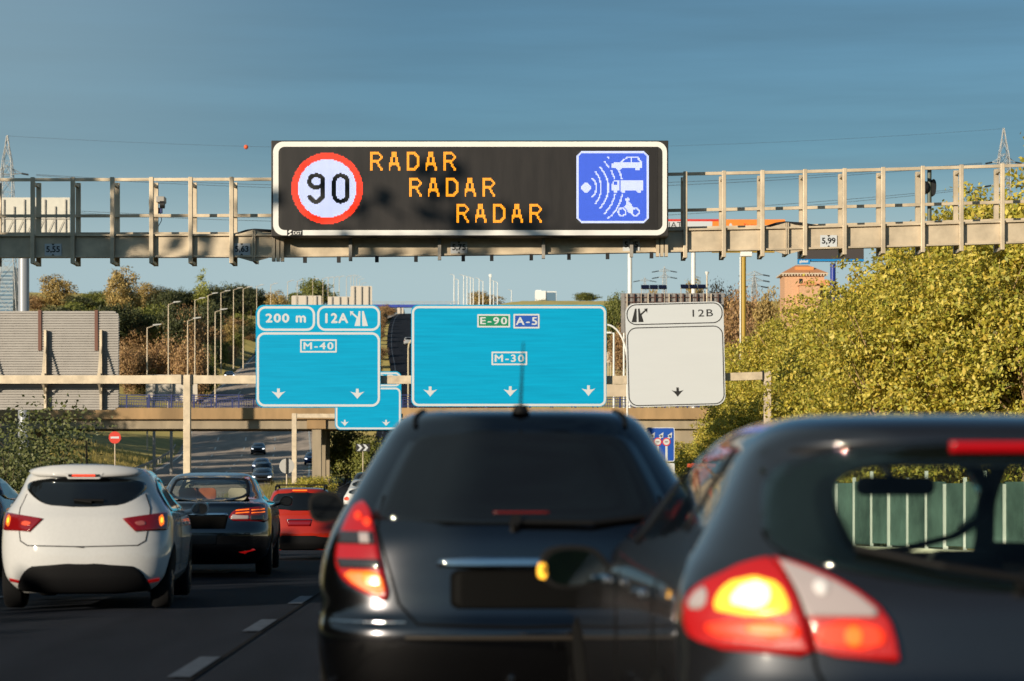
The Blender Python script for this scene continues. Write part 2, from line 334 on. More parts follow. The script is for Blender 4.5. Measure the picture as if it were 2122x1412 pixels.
# ------------------------------------------------------------------ gantry over the road (walkway frame + girder)
G1 = 47.6
bx = pchip([-300, 0, 530, 1630, 2122, 2500], [535.5, 535, 534, 519, 505, 495])
def gp(px, dy, y): return at(px, bx(px)+dy, y)
g0 = gp(1061, 0, G1)
gan = empty("sign_gantry", (g0.x, G1, land(0, G1)), "long grey steel gantry with open walkway frame spanning the motorway above the cars", "gantry", rz=0)
org = Vector(gan.location)
def loc(q): q.v = [tuple(Vector(v)-org) for v in q.v]; return q
xs_ = [-330, 0, 265, 530, 800, 1061, 1350, 1630, 1880, 2122, 2430]
q = MB()
for a, b in zip(xs_[:-1], xs_[1:]):
    q.beam(gp(a, -24, G1+.06), gp(b, -24, G1+.06), .1, .44)
    for dy in (-2, -46): q.beam(gp(a, dy, G1+.04), gp(b, dy, G1+.04), .2, .035)
    q.beam(gp(a, -28, G1+.5), gp(b, -28, G1+.5), .1, .47)
    q.beam(gp(a, -14, G1+.28), gp(b, -14, G1+.28), .36, .04)
loc(q).build("girder", GALV, gan)
posts = [-180, -98, -15, 68, 151, 233, 314, 395, 480, 1420, 1500, 1580, 1668, 1750, 1830, 1912, 1992, 2077, 2160, 2245]
for px in posts:
    q = MB(); q.beam(gp(px, 10, G1-.045), gp(px, -167, G1-.045), .075, .11, False)
    q.v = []; q.f = []; q.sm = []
    lo, hi = gp(px, 12, G1-.06), gp(px, -167, G1-.06)
    q.b2((lo.x-.04, lo.y-.05, lo.z), (lo.x+.04, lo.y+.05, hi.z))
    loc(q).build("post", GALV, gan, bevel=.008)
    q = MB(); q.b2((lo.x-.045, G1+.5, lo.z), (lo.x+.045, G1+.58, hi.z-.04)); q.b2((lo.x-.03, G1-.01, hi.z-.14), (lo.x+.03, G1+.5, hi.z-.09)); q.b2((lo.x-.03, G1+.0, lo.z), (lo.x+.03, G1+.5, lo.z+.06))
    loc(q).build("rear_post", GALV, gan)
for dy in (-162, -87):
    for seg in ((-330, 0, 300, 575), (1370, 1630, 1880, 2122, 2430)):
        q = MB()
        for x0, x1 in zip(seg[:-1], seg[1:]): q.beam(gp(x0, dy, G1+.46), gp(x1, dy, G1+.46), .05, .06)
        loc(q).build("rail", GALV, gan)
for px in (526, 1630):
    q = MB(); c = gp(px, -24, G1)
    for k, (a, hh) in enumerate(((-.012, .62), (.025, .62))): q.b2((c.x+a-.012, G1-.07, c.z-hh/2), (c.x+a+.012, G1+.6, c.z+hh/2))
    for s in (-1, 1):
        q.prism([(c.x+s*.03, c.z+.22), (c.x+s*.03, c.z+.31), (c.x+s*.35, c.z+.22)], G1-.02, G1+.0); q.prism([(c.x+s*.03, c.z-.22), (c.x+s*.03, c.z-.31), (c.x+s*.35, c.z-.22)], G1-.02, G1+.0)
    loc(q).build("splice_plate", GALV, gan)
    q = MB()
    for s, ln in ((-1, .42), (1, .8)): q.path([(c.x, G1+.25, c.z+.34), (c.x+s*ln*.4, G1+.25, c.z+.32), (c.x+s*ln, G1+.25, c.z+.24)], .03)
    loc(q).build("cable_sleeve", BLACKM, gan)
for px in (632, 702, 781, 862, 960, 1019, 1101, 1179, 1259, 1350):
    q = MB(); c = gp(px, 5, G1-.02); q.box(c, (.07, .1, .12)); loc(q).build("bracket", BLACKM, gan)
for px, big in ((577, 1), (727, 0), (911, 0), (1126, 0), (1308, 0), (1371, 1)):
    q = MB(); lo, hi = gp(px, 9, G1), gp(px, -55, G1)
    for d in ((-.085, 0, .085) if big else (0,)): q.b2((lo.x+d-.032, G1-.14, lo.z), (lo.x+d+.032, G1-.01, hi.z))
    loc(q).build("hanger", GALV if big else GALVD, gan)
for px, s in ((110, "5,55"), (501, "5,63"), (951, "5,75"), (1308, "5,85"), (1717, "5,99")):
    c = gp(px, -17, G1-.008); r = Vector((c.x, c.y, c.z))-org
    q = MB(); q.box(r, (.33, .01, .235)); p = q.build("clearance_plate", SWHITE, gan)
    y = r.y-.012; text("height_figures", s, r.x-.13, r.z-.065, r.x+.13, r.z+.065, y, SBLACK, p, bold=.004)
    m = MB(); m.prism([(r.x-.03, r.z+.117), (r.x+.03, r.z+.117), (r.x, r.z+.08)], y, y+.004); m.prism([(r.x-.03, r.z-.117), (r.x+.03, r.z-.117), (r.x, r.z-.08)], y, y+.004); m.build("height_arrow", SBLACK, p)
for px in (-330, 2430):
    b = gp(px, -20, G1+.25); q = MB(); q.b2((b.x-.25, G1-.05, land(b.x, G1)-.3), (b.x+.25, G1+.55, b.z+.3)); loc(q).build("leg", GALV, gan)

# traffic cameras standing on the gantry
o = empty("traffic_camera", at(325, 430, G1+.55), "small boxy camera with blue bracket clamped to a gantry post left of the speed panel", "camera")
q = MB(); q.box((.08, .05, .15), (.17, .3, .12)); q.build("housing", mat("camera_grey", (.35, .34, .32), .5), o, bevel=.015)
q = MB(); q.tube((.08, -.1, .04), (.17, -.1, .04), .075, n=12); q.tube((-.16, .1, .1), (-.12, .1, .1), .1, n=12); q.build("lens_hood", BLACKM, o)
q = MB(); q.box((.02, .05, -.06), (.16, .12, .1)); q.path([(.06, .05, -.11), (.09, .05, -.25), (.02, .05, -.38)], .008); q.build("bracket", BLUEP, o)
o = empty("traffic_camera", at(1926, 470, G1+.62), "dark round backed camera on an upright pole behind the right half of the gantry", "camera")
q = MB(); q.tube((0, 0, -.15), (0, 0, 1.15), .045, n=10); q.build("pole", mat("green_grey_steel", (.10, .12, .10), .5, .2), o)
q = MB(); q.tube((-.09, 0, .78), (-.04, 0, .78), .13, .12, n=14); q.prism(chaikin([(.03, .6), (.03, .93), (.09, .95), (.13, .85), (.11, .62)]), -.09, .09); q.build("housing", BLACKM, o)

# ------------------------------------------------------------------ LED matrix panel
DY = 47.0
c0 = at(973, 490, DY)
dms = empty("message_panel", (c0.x, DY, c0.z), "wide black electronic panel with white border, lit orange RADAR lines and a 90 limit", "electronic sign")
D = lambda px, py: on(px, py, DY, c0)
x0, z1 = D(562, 291.5); x1, z0 = D(1385, 490)
q = MB(); q.b2((x0, 0, z0), (x1, .42, z1)); q.build("cabinet", mat("black_cabinet", (.018, .016, .015), .55, var=.2, scale=3), dms, bevel=.01)
a0, b0 = D(566, 488); a1, b1 = D(1382, 294)
q = MB(); q.ring(rrect(a0, b0, a1, b1, .2, 8), rrect(a0+.105, b0+.1, a1-.085, b1-.1, .12, 8), -.012, -.001); bo = q.build("border", WHITEP, dms)
q = MB(); a, b = D(583, 477); a2, b2_ = D(1363, 305); q.b2((a, -.006, b), (a2, -.002, b2_)); q.build("screen", mat("led_screen", (.022, .019, .018), .38, var=.25, scale=1.5, stretch=(4, 1, .6)), dms)
a, b = D(595, 489); a2, b2_ = D(627, 477)
q = MB(); q.b2((a, -.018, b), (a2, -.0125, b2_)); lg = q.build("agency_plate", SBLACK, dms)
p, r = D(607.5, 486.5); p2, r2 = D(625, 479.5); text("agency_letters", "DGT", p, r, p2, r2, -.02, WHITEP, lg, bold=.003)
q = MB(); e, f = D(600, 483)
q.prism([(e-.03, f+.01), (e+.0, f+.055), (e+.05, f+.05), (e+.01, f+.0)], -.022, -.0185); q.prism([(e-.01, f-.06), (e-.03, f-.05), (e+.02, f-.005), (e+.055, f-.02)], -.022, -.0185); q.build("agency_emblem", WHITEP, lg)
def led(nm, col, s): return mat(nm, (.02, .02, .02), .5, emit=col, es=s)
AMB, LRED, LWHT, LBLU = led("amber_leds", (1, .335, .008), 1.25), led("red_leds", (1, .028, .0), 1.0), led("white_leds", (.66, .72, 1.0), .92), led("blue_leds", (.035, .13, .80), .80)
LBLK = led("unlit_leds", (0, 0, 0), 0)
def raster(n, m, x0, z0, x1, z1, fn, mats, parent, y, fill=.84, fx=None):
    """pixel matrix: fn(col,row) gives a key of mats or None"""
    cw, ch = (x1-x0)/n, (z1-z0)/m; ms = {k: MB() for k in mats}
    for j in range(m):
        for i in range(n):
            k = fn(i, j)
            if k is None: continue
            cx, cz = x0+(i+.5)*cw, z1-(j+.5)*ch; hx, hz = cw*fill/2, ch*.96/2
            ms[k].add([(cx-hx, y, cz-hz), (cx+hx, y, cz-hz), (cx+hx, y, cz+hz), (cx-hx, y, cz+hz)], [(0, 1, 2, 3)])
    for k, (nm, mt) in mats.items():
        if ms[k].f: ms[k].build(nm, mt, parent, recalc=False)
def sd(px, py, a, b):
    vx, vy = b[0]-a[0], b[1]-a[1]; t = max(0, min(1, ((px-a[0])*vx+(py-a[1])*vy)/(vx*vx+vy*vy+1e-9))); return math.hypot(px-a[0]-t*vx, py-a[1]-t*vy)
# 90 limit
def limit(i, j):
    x, y = (i+.5)/32-1, 1-(j+.5)/32; r = math.hypot(x, y)
    if r > 1: return None
    d = 9
    def loop(xa, xb, ya, yb, k):                     # rounded-rectangle stroke
        cx, cy, hx, hy = (xa+xb)/2, (ya+yb)/2, (xb-xa)/2-k, (yb-ya)/2-k
        ax, ay = abs(x-cx)-hx, abs(y-cy)-hy; return abs(math.hypot(max(ax, 0), max(ay, 0))+min(max(ax, ay), 0)-k)
    d = min(d, loop(.20, .56, -.36, .36, .16)); e = loop(-.49, -.12, .04, .36, .14); d = min(d, e)
    d = min(d, sd(x, y, (-.12, .2), (-.12, -.22)), sd(x, y, (-.12, -.22), (-.24, -.36)), sd(x, y, (-.24, -.36), (-.38, -.36)), sd(x, y, (-.38, -.36), (-.49, -.24)))
    if d < .062 and r < .82: return 'k' if x < 0 else 'k2'
    return 'r' if r > .82 else 'w'
x0, z1 = D(604, 317); x1, z0 = D(752, 465)
lim = MB(); lim.prism(circ((x0+x1)/2, (z0+z1)/2, (x1-x0)/2+.01, 40), -.010, -.0065); lim = lim.build("speed_limit", LBLK, dms)
raster(64, 64, x0, z0, x1, z1, limit, {'r': ("red_ring", LRED), 'w': ("white_disc", LWHT), 'k': ("limit_figure", LBLK), 'k2': ("limit_figure", LBLK)}, lim, -.013)
# RADAR lines
ST = {'R': [((1, 1), (1, 13)), ((1, 1), (6.5, 1)), ((6.5, 1), (8.6, 3)), ((8.6, 3), (8.6, 5)), ((8.6, 5), (6.5, 7)), ((6.5, 7), (1, 7)), ((5, 7), (9, 13))],
      'A': [((4.2, 1), (5.8, 1)), ((4.4, 1), (1, 13)), ((5.6, 1), (9, 13)), ((2.3, 9), (7.7, 9))],
      'D': [((1, 1), (1, 13)), ((1, 1), (6, 1)), ((6, 1), (8.8, 3.5)), ((8.8, 3.5), (8.8, 10.5)), ((8.8, 10.5), (6, 13)), ((6, 13), (1, 13))]}
for (pa, pb, qa, qb) in ((767, 945, 315, 354), (848, 1026, 369, 408), (946, 1123, 423, 462)):
    x0, z1 = D(pa, qa); x1, z0 = D(pb, qb); word = "RADAR"; adv = 14.4; N = int(adv*4+10.5)
    def rad(i, j):
        k = min(int(i/adv), 4); x = i-round(k*adv)+.5
        return k if x < 10.5 and min(sd(x, j+.5, a, b) for a, b in ST[word[k]]) < .95 else None
    raster(N, 14, x0, z0, x1, z1, rad, {k_: ("led_letter", AMB) for k_ in range(5)}, dms, -.010, fill=.78)
# radar pictogram
def arc(x, y, c, half, rt):
    s = rt-c; Rr = (half*half+s*s)/(2*s); ox = rt-Rr; return abs(math.hypot(x-ox, y-.508)-Rr) < .0105 and abs(y-.508) <= half and x >= c-.01
car_ = [(.49, .235), (.49, .18), (.52, .155), (.61, .15), (.69, .08), (.86, .08), (.90, .15), (.905, .235)]
holes = [[(.635, .15), (.705, .098), (.745, .098), (.745, .15)], [(.765, .15), (.765, .098), (.835, .098), (.872, .15)]]
truck = [(.605, .405), (.915, .405), (.915, .55), (.605, .55)]; cab = [(.485, .47), (.50, .43), (.53, .405), (.588, .405), (.588, .55), (.485, .55)]
rider = [(.69, .69), (.735, .70), (.79, .80), (.75, .855), (.71, .85), (.69, .80), (.655, .77), (.69, .75)]
def picto(i, j):
    x, y = (i+.5)/64, (j+.5)/64; cut = .07
    d = min(x, 1-x, y, 1-y); cc = min(x+y, 2-x-y, 1-x+y, 1+x-y)
    if cc < cut: return None
    if d < .03 or cc < cut+.035: return 'w'
    if math.hypot(x-.133, y-.508) < .066: return 'w'
    if inpoly(x, y, car_) and not any(inpoly(x, y, h) for h in holes): return 'w'
    if math.hypot(x-.585, y-.235) < .036 or math.hypot(x-.84, y-.235) < .036: return 'w'
    if inpoly(x, y, truck) or (inpoly(x, y, cab) and not (.515 < x < .555 and .425 < y < .465)): return 'w'
    if min(math.hypot(x-.54, y-.552), math.hypot(x-.645, y-.552), math.hypot(x-.86, y-.552)) < .03: return 'w'
    if inpoly(x, y, rider) or math.hypot(x-.705, y-.675) < .028: return 'w'
    if abs(math.hypot(x-.63, y-.845)-.052) < .011 or abs(math.hypot(x-.815, y-.845)-.052) < .011: return 'w'
    if any(arc(x, y, *a) for a in ((.2, .138, .275), (.25, .233, .34), (.312, .293, .44), (.375, .367, .54), (.433, .43, .64))):
        if .46 < x and (.06 < y < .27 or .39 < y < .59): return 'b'
        return 'w'
    return 'b'
x0, z1 = D(1194.5, 313.5); x1, z0 = D(1344.5, 463)
pg = MB(); pg.b2((x0, -.010, z0), (x1, -.0065, z1)); pg = pg.build("radar_pictogram", LBLK, dms)
raster(64, 64, x0, z0, x1, z1, picto, {'w': ("white_symbols", LWHT), 'b': ("blue_field", LBLU)}, pg, -.013, fill=.9)

# ------------------------------------------------------------------ direction-sign gantry
G2 = 106.0
gb = at(388, 980, G2); g2 = empty("sign_gantry", (gb.x, G2, land(gb.x, G2)-.2), "slim grey post-and-beam gantry carrying the cyan and white direction signs", "gantry")
org = Vector(g2.location); q = MB()
q.beam(at(-160, 787, G2), at(381, 787, G2), .3, .36); q.beam(at(395, 787, G2), at(1300, 788, G2), .3, .36); q.beam(at(1300, 788, G2), at(1584, 779, G2), .3, .34)
loc(q).build("beam", GALV, g2)
for px, top in ((388, 778), (1590, 770)):
    t = at(px, top, G2); q = MB(); q.b2((t.x-.15, G2-.2, land(t.x, G2)-.4), (t.x+.15, G2+.2, t.z)); loc(q).build("post", GALV, g2, bevel=.01)
    q = MB()
    for s in ((-1, 1) if px < 400 else (-1,)): q.b2((t.x+s*.16, G2-.22, t.z-.42), (t.x+s*.24, G2+.22, t.z+.02))
    loc(q).build("flange", BLACKM, g2)
def arrow_poly(cx, cz, w_, h, s=1):
    P_ = [(-.2, 1), (.2, 1), (.2, .50), (.5, .52), (1, .64), (.5, .26), (0, -.25), (-.5, .26), (-1, .64), (-.5, .52), (-.2, .50)]
    return [(cx+x*w_/2, cz+(z-.4)*h/1.25) for x, z in P_]
def sign(name, label, Y, px0, py0, px1, py1, face, legend, boxes, arrows, texts, badges, sym=None, ry=0., r=.3, cat="road sign", lw=.1, inset=.05, mid=True):
    c = at((px0+px1)/2, py1, Y); o = empty(name, (c.x, Y, c.z), label, cat, ry=ry)
    S = lambda x, y: on(x, y, Y, c); k = Y/F
    a, b = S(px0, py1); a2, b2_ = S(px1, py0)
    q = MB(); q.prism(rrect(a, b, a2, b2_, r), 0, .06); pn = q.build("panel", face, o)
    q = MB(); n = max(2, int((a2-a)/1.6))
    for i in range(n+1): x = a+.25+(a2-a-.5)*i/n; q.b2((x-.05, .07, b+.05), (x+.05, .22, b2_-.05))
    q.build("mounting_frame", GALVD, o)
    for (u0, v0, u1, v1) in boxes:
        s0, t0 = S(u0, v1); s1, t1 = S(u1, v0); q = MB(); q.ring(rrect(s0, t0, s1, t1, r), rrect(s0+lw, t0+lw, s1-lw, t1-lw, max(.05, r-lw)), -.006, -.001); q.build("border_line", legend, o)
    for (u, v, ww, hh) in arrows:
        s0, t0 = S(u, v); q = MB(); q.prism(arrow_poly(s0, t0, ww*k, hh*k), -.007, -.001); q.build("lane_arrow", legend, o)
    for (s, u0, v0, u1, v1) in texts:
        s0, t0 = S(u0, v1); s1, t1 = S(u1, v0); text("legend", s, s0, t0, s1, t1, -.006, legend, o, bold=.022 if legend is SWHITE else .004, spacing=1.15)
    for (s, u0, v0, u1, v1, mt) in badges:
        s0, t0 = S(u0, v1); s1, t1 = S(u1, v0); q = MB(); q.b2((s0, -.006, t0), (s1, -.001, t1)); bd = q.build("route_badge", mt, o)
        q = MB(); q.ring(rrect(s0, t0, s1, t1, .02, 2), rrect(s0+.07, t0+.07, s1-.07, t1-.07, .01, 2), -.011, -.0065); q.build("badge_rim", SWHITE, bd)
        w_, h_ = s1-s0, t1-t0; text("route_number", s, s0+w_*.10, t0+h_*.24, s1-w_*.10, t1-h_*.24, -.010, SWHITE, bd, bold=.016, spacing=1.25)
    if sym:
        cx, cy, hh, fl = sym; s0, t0 = S(cx, cy); h_ = hh*k; P = lambda pts: [(s0+fl*x*h_, t0+z*h_) for x, z in pts]; q = MB()
        q.prism(P([(-.50, 0), (-.12, 0), (-.10, 1), (-.22, 1)]), -.006, -.001)
        q.prism(P([(.02, 0), (.40, 0), (.26, .52), (.64, .86), (.56, .93), (.18, .62), (.12, 1), (.0, 1)]), -.006, -.001)
        q.prism(P([(.70, 1.0), (.66, .66), (.595, .80), (.44, .965)]), -.012, -.0015); q.build("exit_symbol", legend, o)
    return o
sign("direction_sign", "cyan overhead sign reading 200 m, 12A and M-40 with two down arrows", G2-.5, 530, 632, 788.5, 845, SBLUE, SWHITE,
     [(533, 635, 653, 686), (657, 634, 787.5, 686), (532, 689, 787.5, 843)], [(577, 815.5, 29, 21), (740.5, 816, 29, 21)],
     [("200", 551, 651, 598.5, 668), ("m", 614, 655, 633, 668), ("12A", 675, 650, 720.5, 669)], [("M-40", 622, 703.5, 698, 731, SBLUE)], (747, 676, 31, -1), r=.36)
sign("direction_sign", "widest cyan overhead sign, reading E-90, A-5 and M-30 with three down arrows", G2-.5, 852, 632, 1257, 843, SBLUE, SWHITE,
     [(853.5, 634.5, 1256, 842)], [(891.5, 811.5, 29, 21), (1057.5, 811, 29, 21), (1219.5, 809.5, 29, 22)], [],
     [("E-90", 989, 651.5, 1057, 679, SGREEN), ("A-5", 1064, 651, 1118, 681, SBLUED), ("M-30", 1018.5, 729, 1092.5, 757, SBLUE)], None, r=.3)
sign("direction_sign", "tall white overhead sign reading 12B with a single black down arrow", G2-.5, 1300.5, 627, 1504, 842, SWHITE, SBLACK,
     [(1303, 629, 1502, 672), (1303, 677, 1502, 840)], [(1405, 812.5, 25, 19)], [("12B", 1440, 643, 1482, 657.5)], [], (1327, 666, 28, 1), ry=R(-1.4), r=.42, lw=.042)
# big panel seen from the back
c = at(80, 850, G2+.75); o = empty("back_of_sign", (c.x, c.y, c.z), "huge grey corrugated sign seen from behind at the left edge", "road sign")
S = lambda x, y: on(x, y, G2+.75, c)
a, b = S(-150, 850); a2, b2_ = S(247, 645); q = MB(); pts = rrect(a, b, a2, b2_, .3)
q.prism(pts, .03, .06); n = 39
for i in range(n):
    z = b+(b2_-b)*(i+.5)/n; q.b2((a+(.15 if i in (0, n-1) else .03), -.03, z-.036), (a2-(.15 if i in (0, n-1) else .03), .03, z+.036))
q.build("panel", CREAM, o)
for px in (-20, 96, 211):
    s0, t0 = S(px, 850); _, t1 = S(px, 685); zb = S(0, 787)[1]
    q = MB(); q.b2((s0-.05, -.3, t0), (s0+.05, -.032, t1)); q.build("upright", GALV, o)
    q = MB(); q.beam((s0, -.05, t1-.15), (s0, -.78, zb+.3), .09, .06); q.beam((s0, -.05, t0+.5), (s0, -.78, zb-.2), .09, .06); q.b2((s0-.07, -.78, zb-.25), (s0+.07, -.3, zb+.25)); q.build("strut", GALV, o)
for px in (83, 200):
    s0, t0 = S(px, 727); _, t1 = S(px, 643); q = MB(); q.b2((s0-.07, -.09, t0), (s0+.07, -.032, t1)); q.build("joint_bar", mat("rusty_bar", (.16, .07, .05), .7), o)

# second, farther cyan sign on its own small gantry
G3 = 178.
gb = at(610, 1000, G3); g3 = empty("sign_gantry", (gb.x, G3, land(gb.x, G3)-.3), "small grey cantilever post with arm in front of the concrete bridge", "gantry"); org = Vector(g3.location)
q = MB(); t = at(610, 857, G3); q.b2((t.x-.17, G3-.2, land(t.x, G3)-.5), (t.x+.17, G3+.2, t.z)); loc(q).build("post", GALV, g3)
q = MB(); q.beam(at(614, 862, G3), at(835, 862, G3), .3, .3); loc(q).build("arm", GALV, g3)
sign("direction_sign", "smaller cyan sign half hidden behind the 200 m sign with its own down arrow", G3-.5, 694, 770, 831.5, 891, SBLUE, SWHITE,
     [(700, 772, 830.5, 801), (695.5, 803.5, 830.5, 890)], [(714.5, 876.5, 17, 13), (800, 876.5, 17, 13)], [("12B", 770, 777, 818, 790)], [], None, r=.4, lw=.13)

# ------------------------------------------------------------------ roadside signs
def post_sign(name, label, px, py, Y, base_py=None, cat="road sign"):
    c = at(px, py, Y); o = empty(name, (c.x, Y, land(c.x, Y)-.1), label, cat); h = c.z-o.location.z
    q = MB(); q.tube((0, .06, -.3), (0, .06, h+.3), .045, n=8); q.build("pole", GALV, o); return o, h
o, h = post_sign("no_entry_sign", "round red no-entry sign on a thin pole on the yellow grass", 238, 907, 185)
q = MB(); q.prism(circ(0, h, .47), -.01, .02); q.build("disc", REDP, o); q = MB(); q.b2((-.32, -.02, h-.075), (.32, -.011, h+.075)); q.build("bar", SWHITE, o)
o, h = post_sign("back_of_sign", "pale round sign seen from behind, beside the small cantilever post", 594, 966, 150)
q = MB(); q.prism(circ(0, h, .47), .1, .13); q.build("disc", mat("bare_aluminium", (.42, .41, .39), .5, .3), o)
q = MB(); q.b2((-.05, .0, h-.5), (.05, .099, h+.5)); q.build("bracket", BLACKM, o)
Y = 122.; o, h = post_sign("lane_sign", "blue sign with white slanted lane arrows and red rimmed no-lorry discs", 1371, 935, Y)
c = at(1371, 935, Y); k = Y/F; S = lambda x, y: ((x-1371)*k, h+(935-y)*k)
a, b = S(1342, 985); a2, b2_ = S(1398, 886)
q = MB(); a, b = S(1340, 957); q.prism(rrect(a, b, a2, b2_, .1), 0, .04); q.build("panel", SBLUED, o)
q = MB(); q.ring(rrect(a, b, a2, b2_, .1), rrect(a+.04, b+.04, a2-.04, b2_-.04, .07), -.006, -.001); q.build("rim", SWHITE, o)
for x in (1345, 1363, 1381):
    s0, t0 = S(x, 955); s1, t1 = S(x+5, 903); s2, t2 = S(x+12, 896); q = MB()
    q.prism([(s0-.06, t0), (s0+.06, t0), (s0+.05, t1-.35), (s1+.13, t1), (s1+.03, t1+.03), (s0-.05, t1-.25)], -.006, -.001); q.prism([(s2, t2), (s2-.03, t2-.3), (s2-.24, t2-.16)], -.006, -.001); q.build("lane_arrow", SWHITE, o)
    s3, t3 = S(x, 916); q = MB(); q.prism(circ(s3, t3, .21, 20), -.012, -.0065); d = q.build("restriction_disc", REDP, o)
    q = MB(); q.prism(circ(s3, t3, .16, 20), -.016, -.0125); q.build("disc_face", SWHITE, d); q = MB(); q.b2((s3-.08, -.02, t3-.02), (s3+.08, -.0165, t3+.02)); q.build("lorry_mark", SBLACK, d)
a, b = S(1348, 985); a2, b2_ = S(1398, 960); q = MB(); q.prism(rrect(a, b, a2, b2_, .08), 0, .04); q.build("lower_plate", SWHITE, o)

# ------------------------------------------------------------------ concrete overpass
BY = 194.; kb = BY/F
br = empty("road_bridge", at(700, 890, BY), "weathered concrete bridge with blue railing crossing the motorway behind the signs", "bridge"); org = Vector(br.location)
zt = at(0, 846, BY).z; q = MB()
xl, xr = at(-200, 0, BY).x, at(1500, 0, BY).x
q.b2((xl, BY-.5, zt-.9), (xr, BY+11, zt)); loc(q).build("deck", CONCO, br)
zb = at(0, 889, BY).z; q = MB(); q.b2((xl, BY, zb), (xr, BY+1.2, zt-.903)); q.b2((xl, BY+4.4, zb), (xr, BY+5.6, zt-.903)); q.b2((xl, BY+9, zb), (xr, BY+10.2, zt-.903)); loc(q).build("girder", CONC, br)
for px in (656, 1150):
    t = at(px, 885, BY); q = MB(); q.b2((t.x-.75, BY-.25, zb), (t.x+.75, BY+10.4, zb+.95)); loc(q).build("pier_cap", CONCO, br)
    for dy in (.4, 5, 9.4): q = MB(); q.b2((t.x-.36, BY+dy-.4, land(t.x, BY)-.5), (t.x+.36, BY+dy+.4, zb)); loc(q).build("pier", CONC, br)
a = at(1308, 0, BY).x; q = MB(); q.b2((a, BY+.2, land(a, BY)-2), (a+1.9, BY+10, zb+.4)); q.b2((a+2.05, BY+.5, land(a, BY)-2), (a+9, BY+10, zt-.95)); loc(q).build("abutment", CONC, br)
a = at(20, 0, BY).x; q = MB(); q.b2((a-10, BY+.2, land(a, BY)-4), (a+1, BY+10, zb+.4)); loc(q).build("abutment", CONC, br)
q = MB()
for yy in (BY-.35, BY+10.8):
    q.b2((xl, yy-.03, zt+1.0), (xr, yy+.03, zt+1.07)); q.b2((xl, yy-.03, zt+.12), (xr, yy+.03, zt+.18)); x = xl; i = 0
    q.b2((xl, yy-.025, zt+.80), (xr, yy+.025, zt+.85))
    while x < xr:
        if i % 9 == 0: q.b2((x-.06, yy-.06, zt), (x+.06, yy+.06, zt+1.08))
        else: q.b2((x-.014, yy-.014, zt+.15), (x+.014, yy+.014, zt+.82))
        x += .2; i += 1
loc(q).build("railing", BLUEP, br)

# guard rail beside the opposite carriageway
q = MB(); Y = 120
while Y < 300:
    x, x2 = Ox(Y)-10.7, Ox(Y+4)-10.7; z, z2 = prof(Y)+.1, prof(Y+4)+.1
    for dz in (.45, .58): q.beam((x, Y, z+dz), (x2, Y+4, z2+dz), .07, .11)
    q.b2((x-.06, Y-.05, z-.3), (x+.06, Y+.05, z+.62)); Y += 4
tag(q.build("guard_rail", GALVD), "double galvanised crash barrier along the left edge of the oncoming carriageway", "crash barrier")
# ------------------------------------------------------------------ vehicles: a body of stacked plan outlines, parts laid on its surface
GLASSD = mat("dark_glass", (.006, .007, .008), .03, spec=.7)
BLKTRIM = mat("black_trim", (.005, .005, .0055), .55, spec=.2)
TYRE = mat("tyre_rubber", (.008, .008, .009), .85, spec=.2)
ALLOY = mat("alloy", (.35, .35, .36), .3, .9)
CHROME = mat("chrome", (.62, .64, .66), .12, 1.0)
SEAM = mat("panel_gap", (.004, .004, .004), .9, spec=.1)
TAILR = mat("tail_red", (.20, .004, .006), .12, coat=1.)
TAILRB = mat("tail_red_bright", (.30, .006, .008), .12, coat=1., emit=(.9, .012, .008), es=.10)
LITR = mat("brake_lamp_lit", (.4, .015, .008), .45, emit=(1, .05, .008), es=.85)
LITO = mat("lamp_orange_lit", (.5, .08, .01), .45, emit=(1, .17, .012), es=.85)
LITY = mat("indicator_lit", (.7, .3, .02), .2, emit=(1, .48, .04), es=1.25)
CLEARL = mat("clear_lens", (.42, .36, .36), .12, coat=1.)
SMOKEL = mat("smoked_lens", (.03, .028, .03), .1, coat=1.)
HEADL = mat("headlamp_lit", (.8, .8, .8), .2, emit=(.9, .95, 1), es=1.6)
MIRG = mat("mirror_glass", (.32, .36, .39), .03, 1.0)
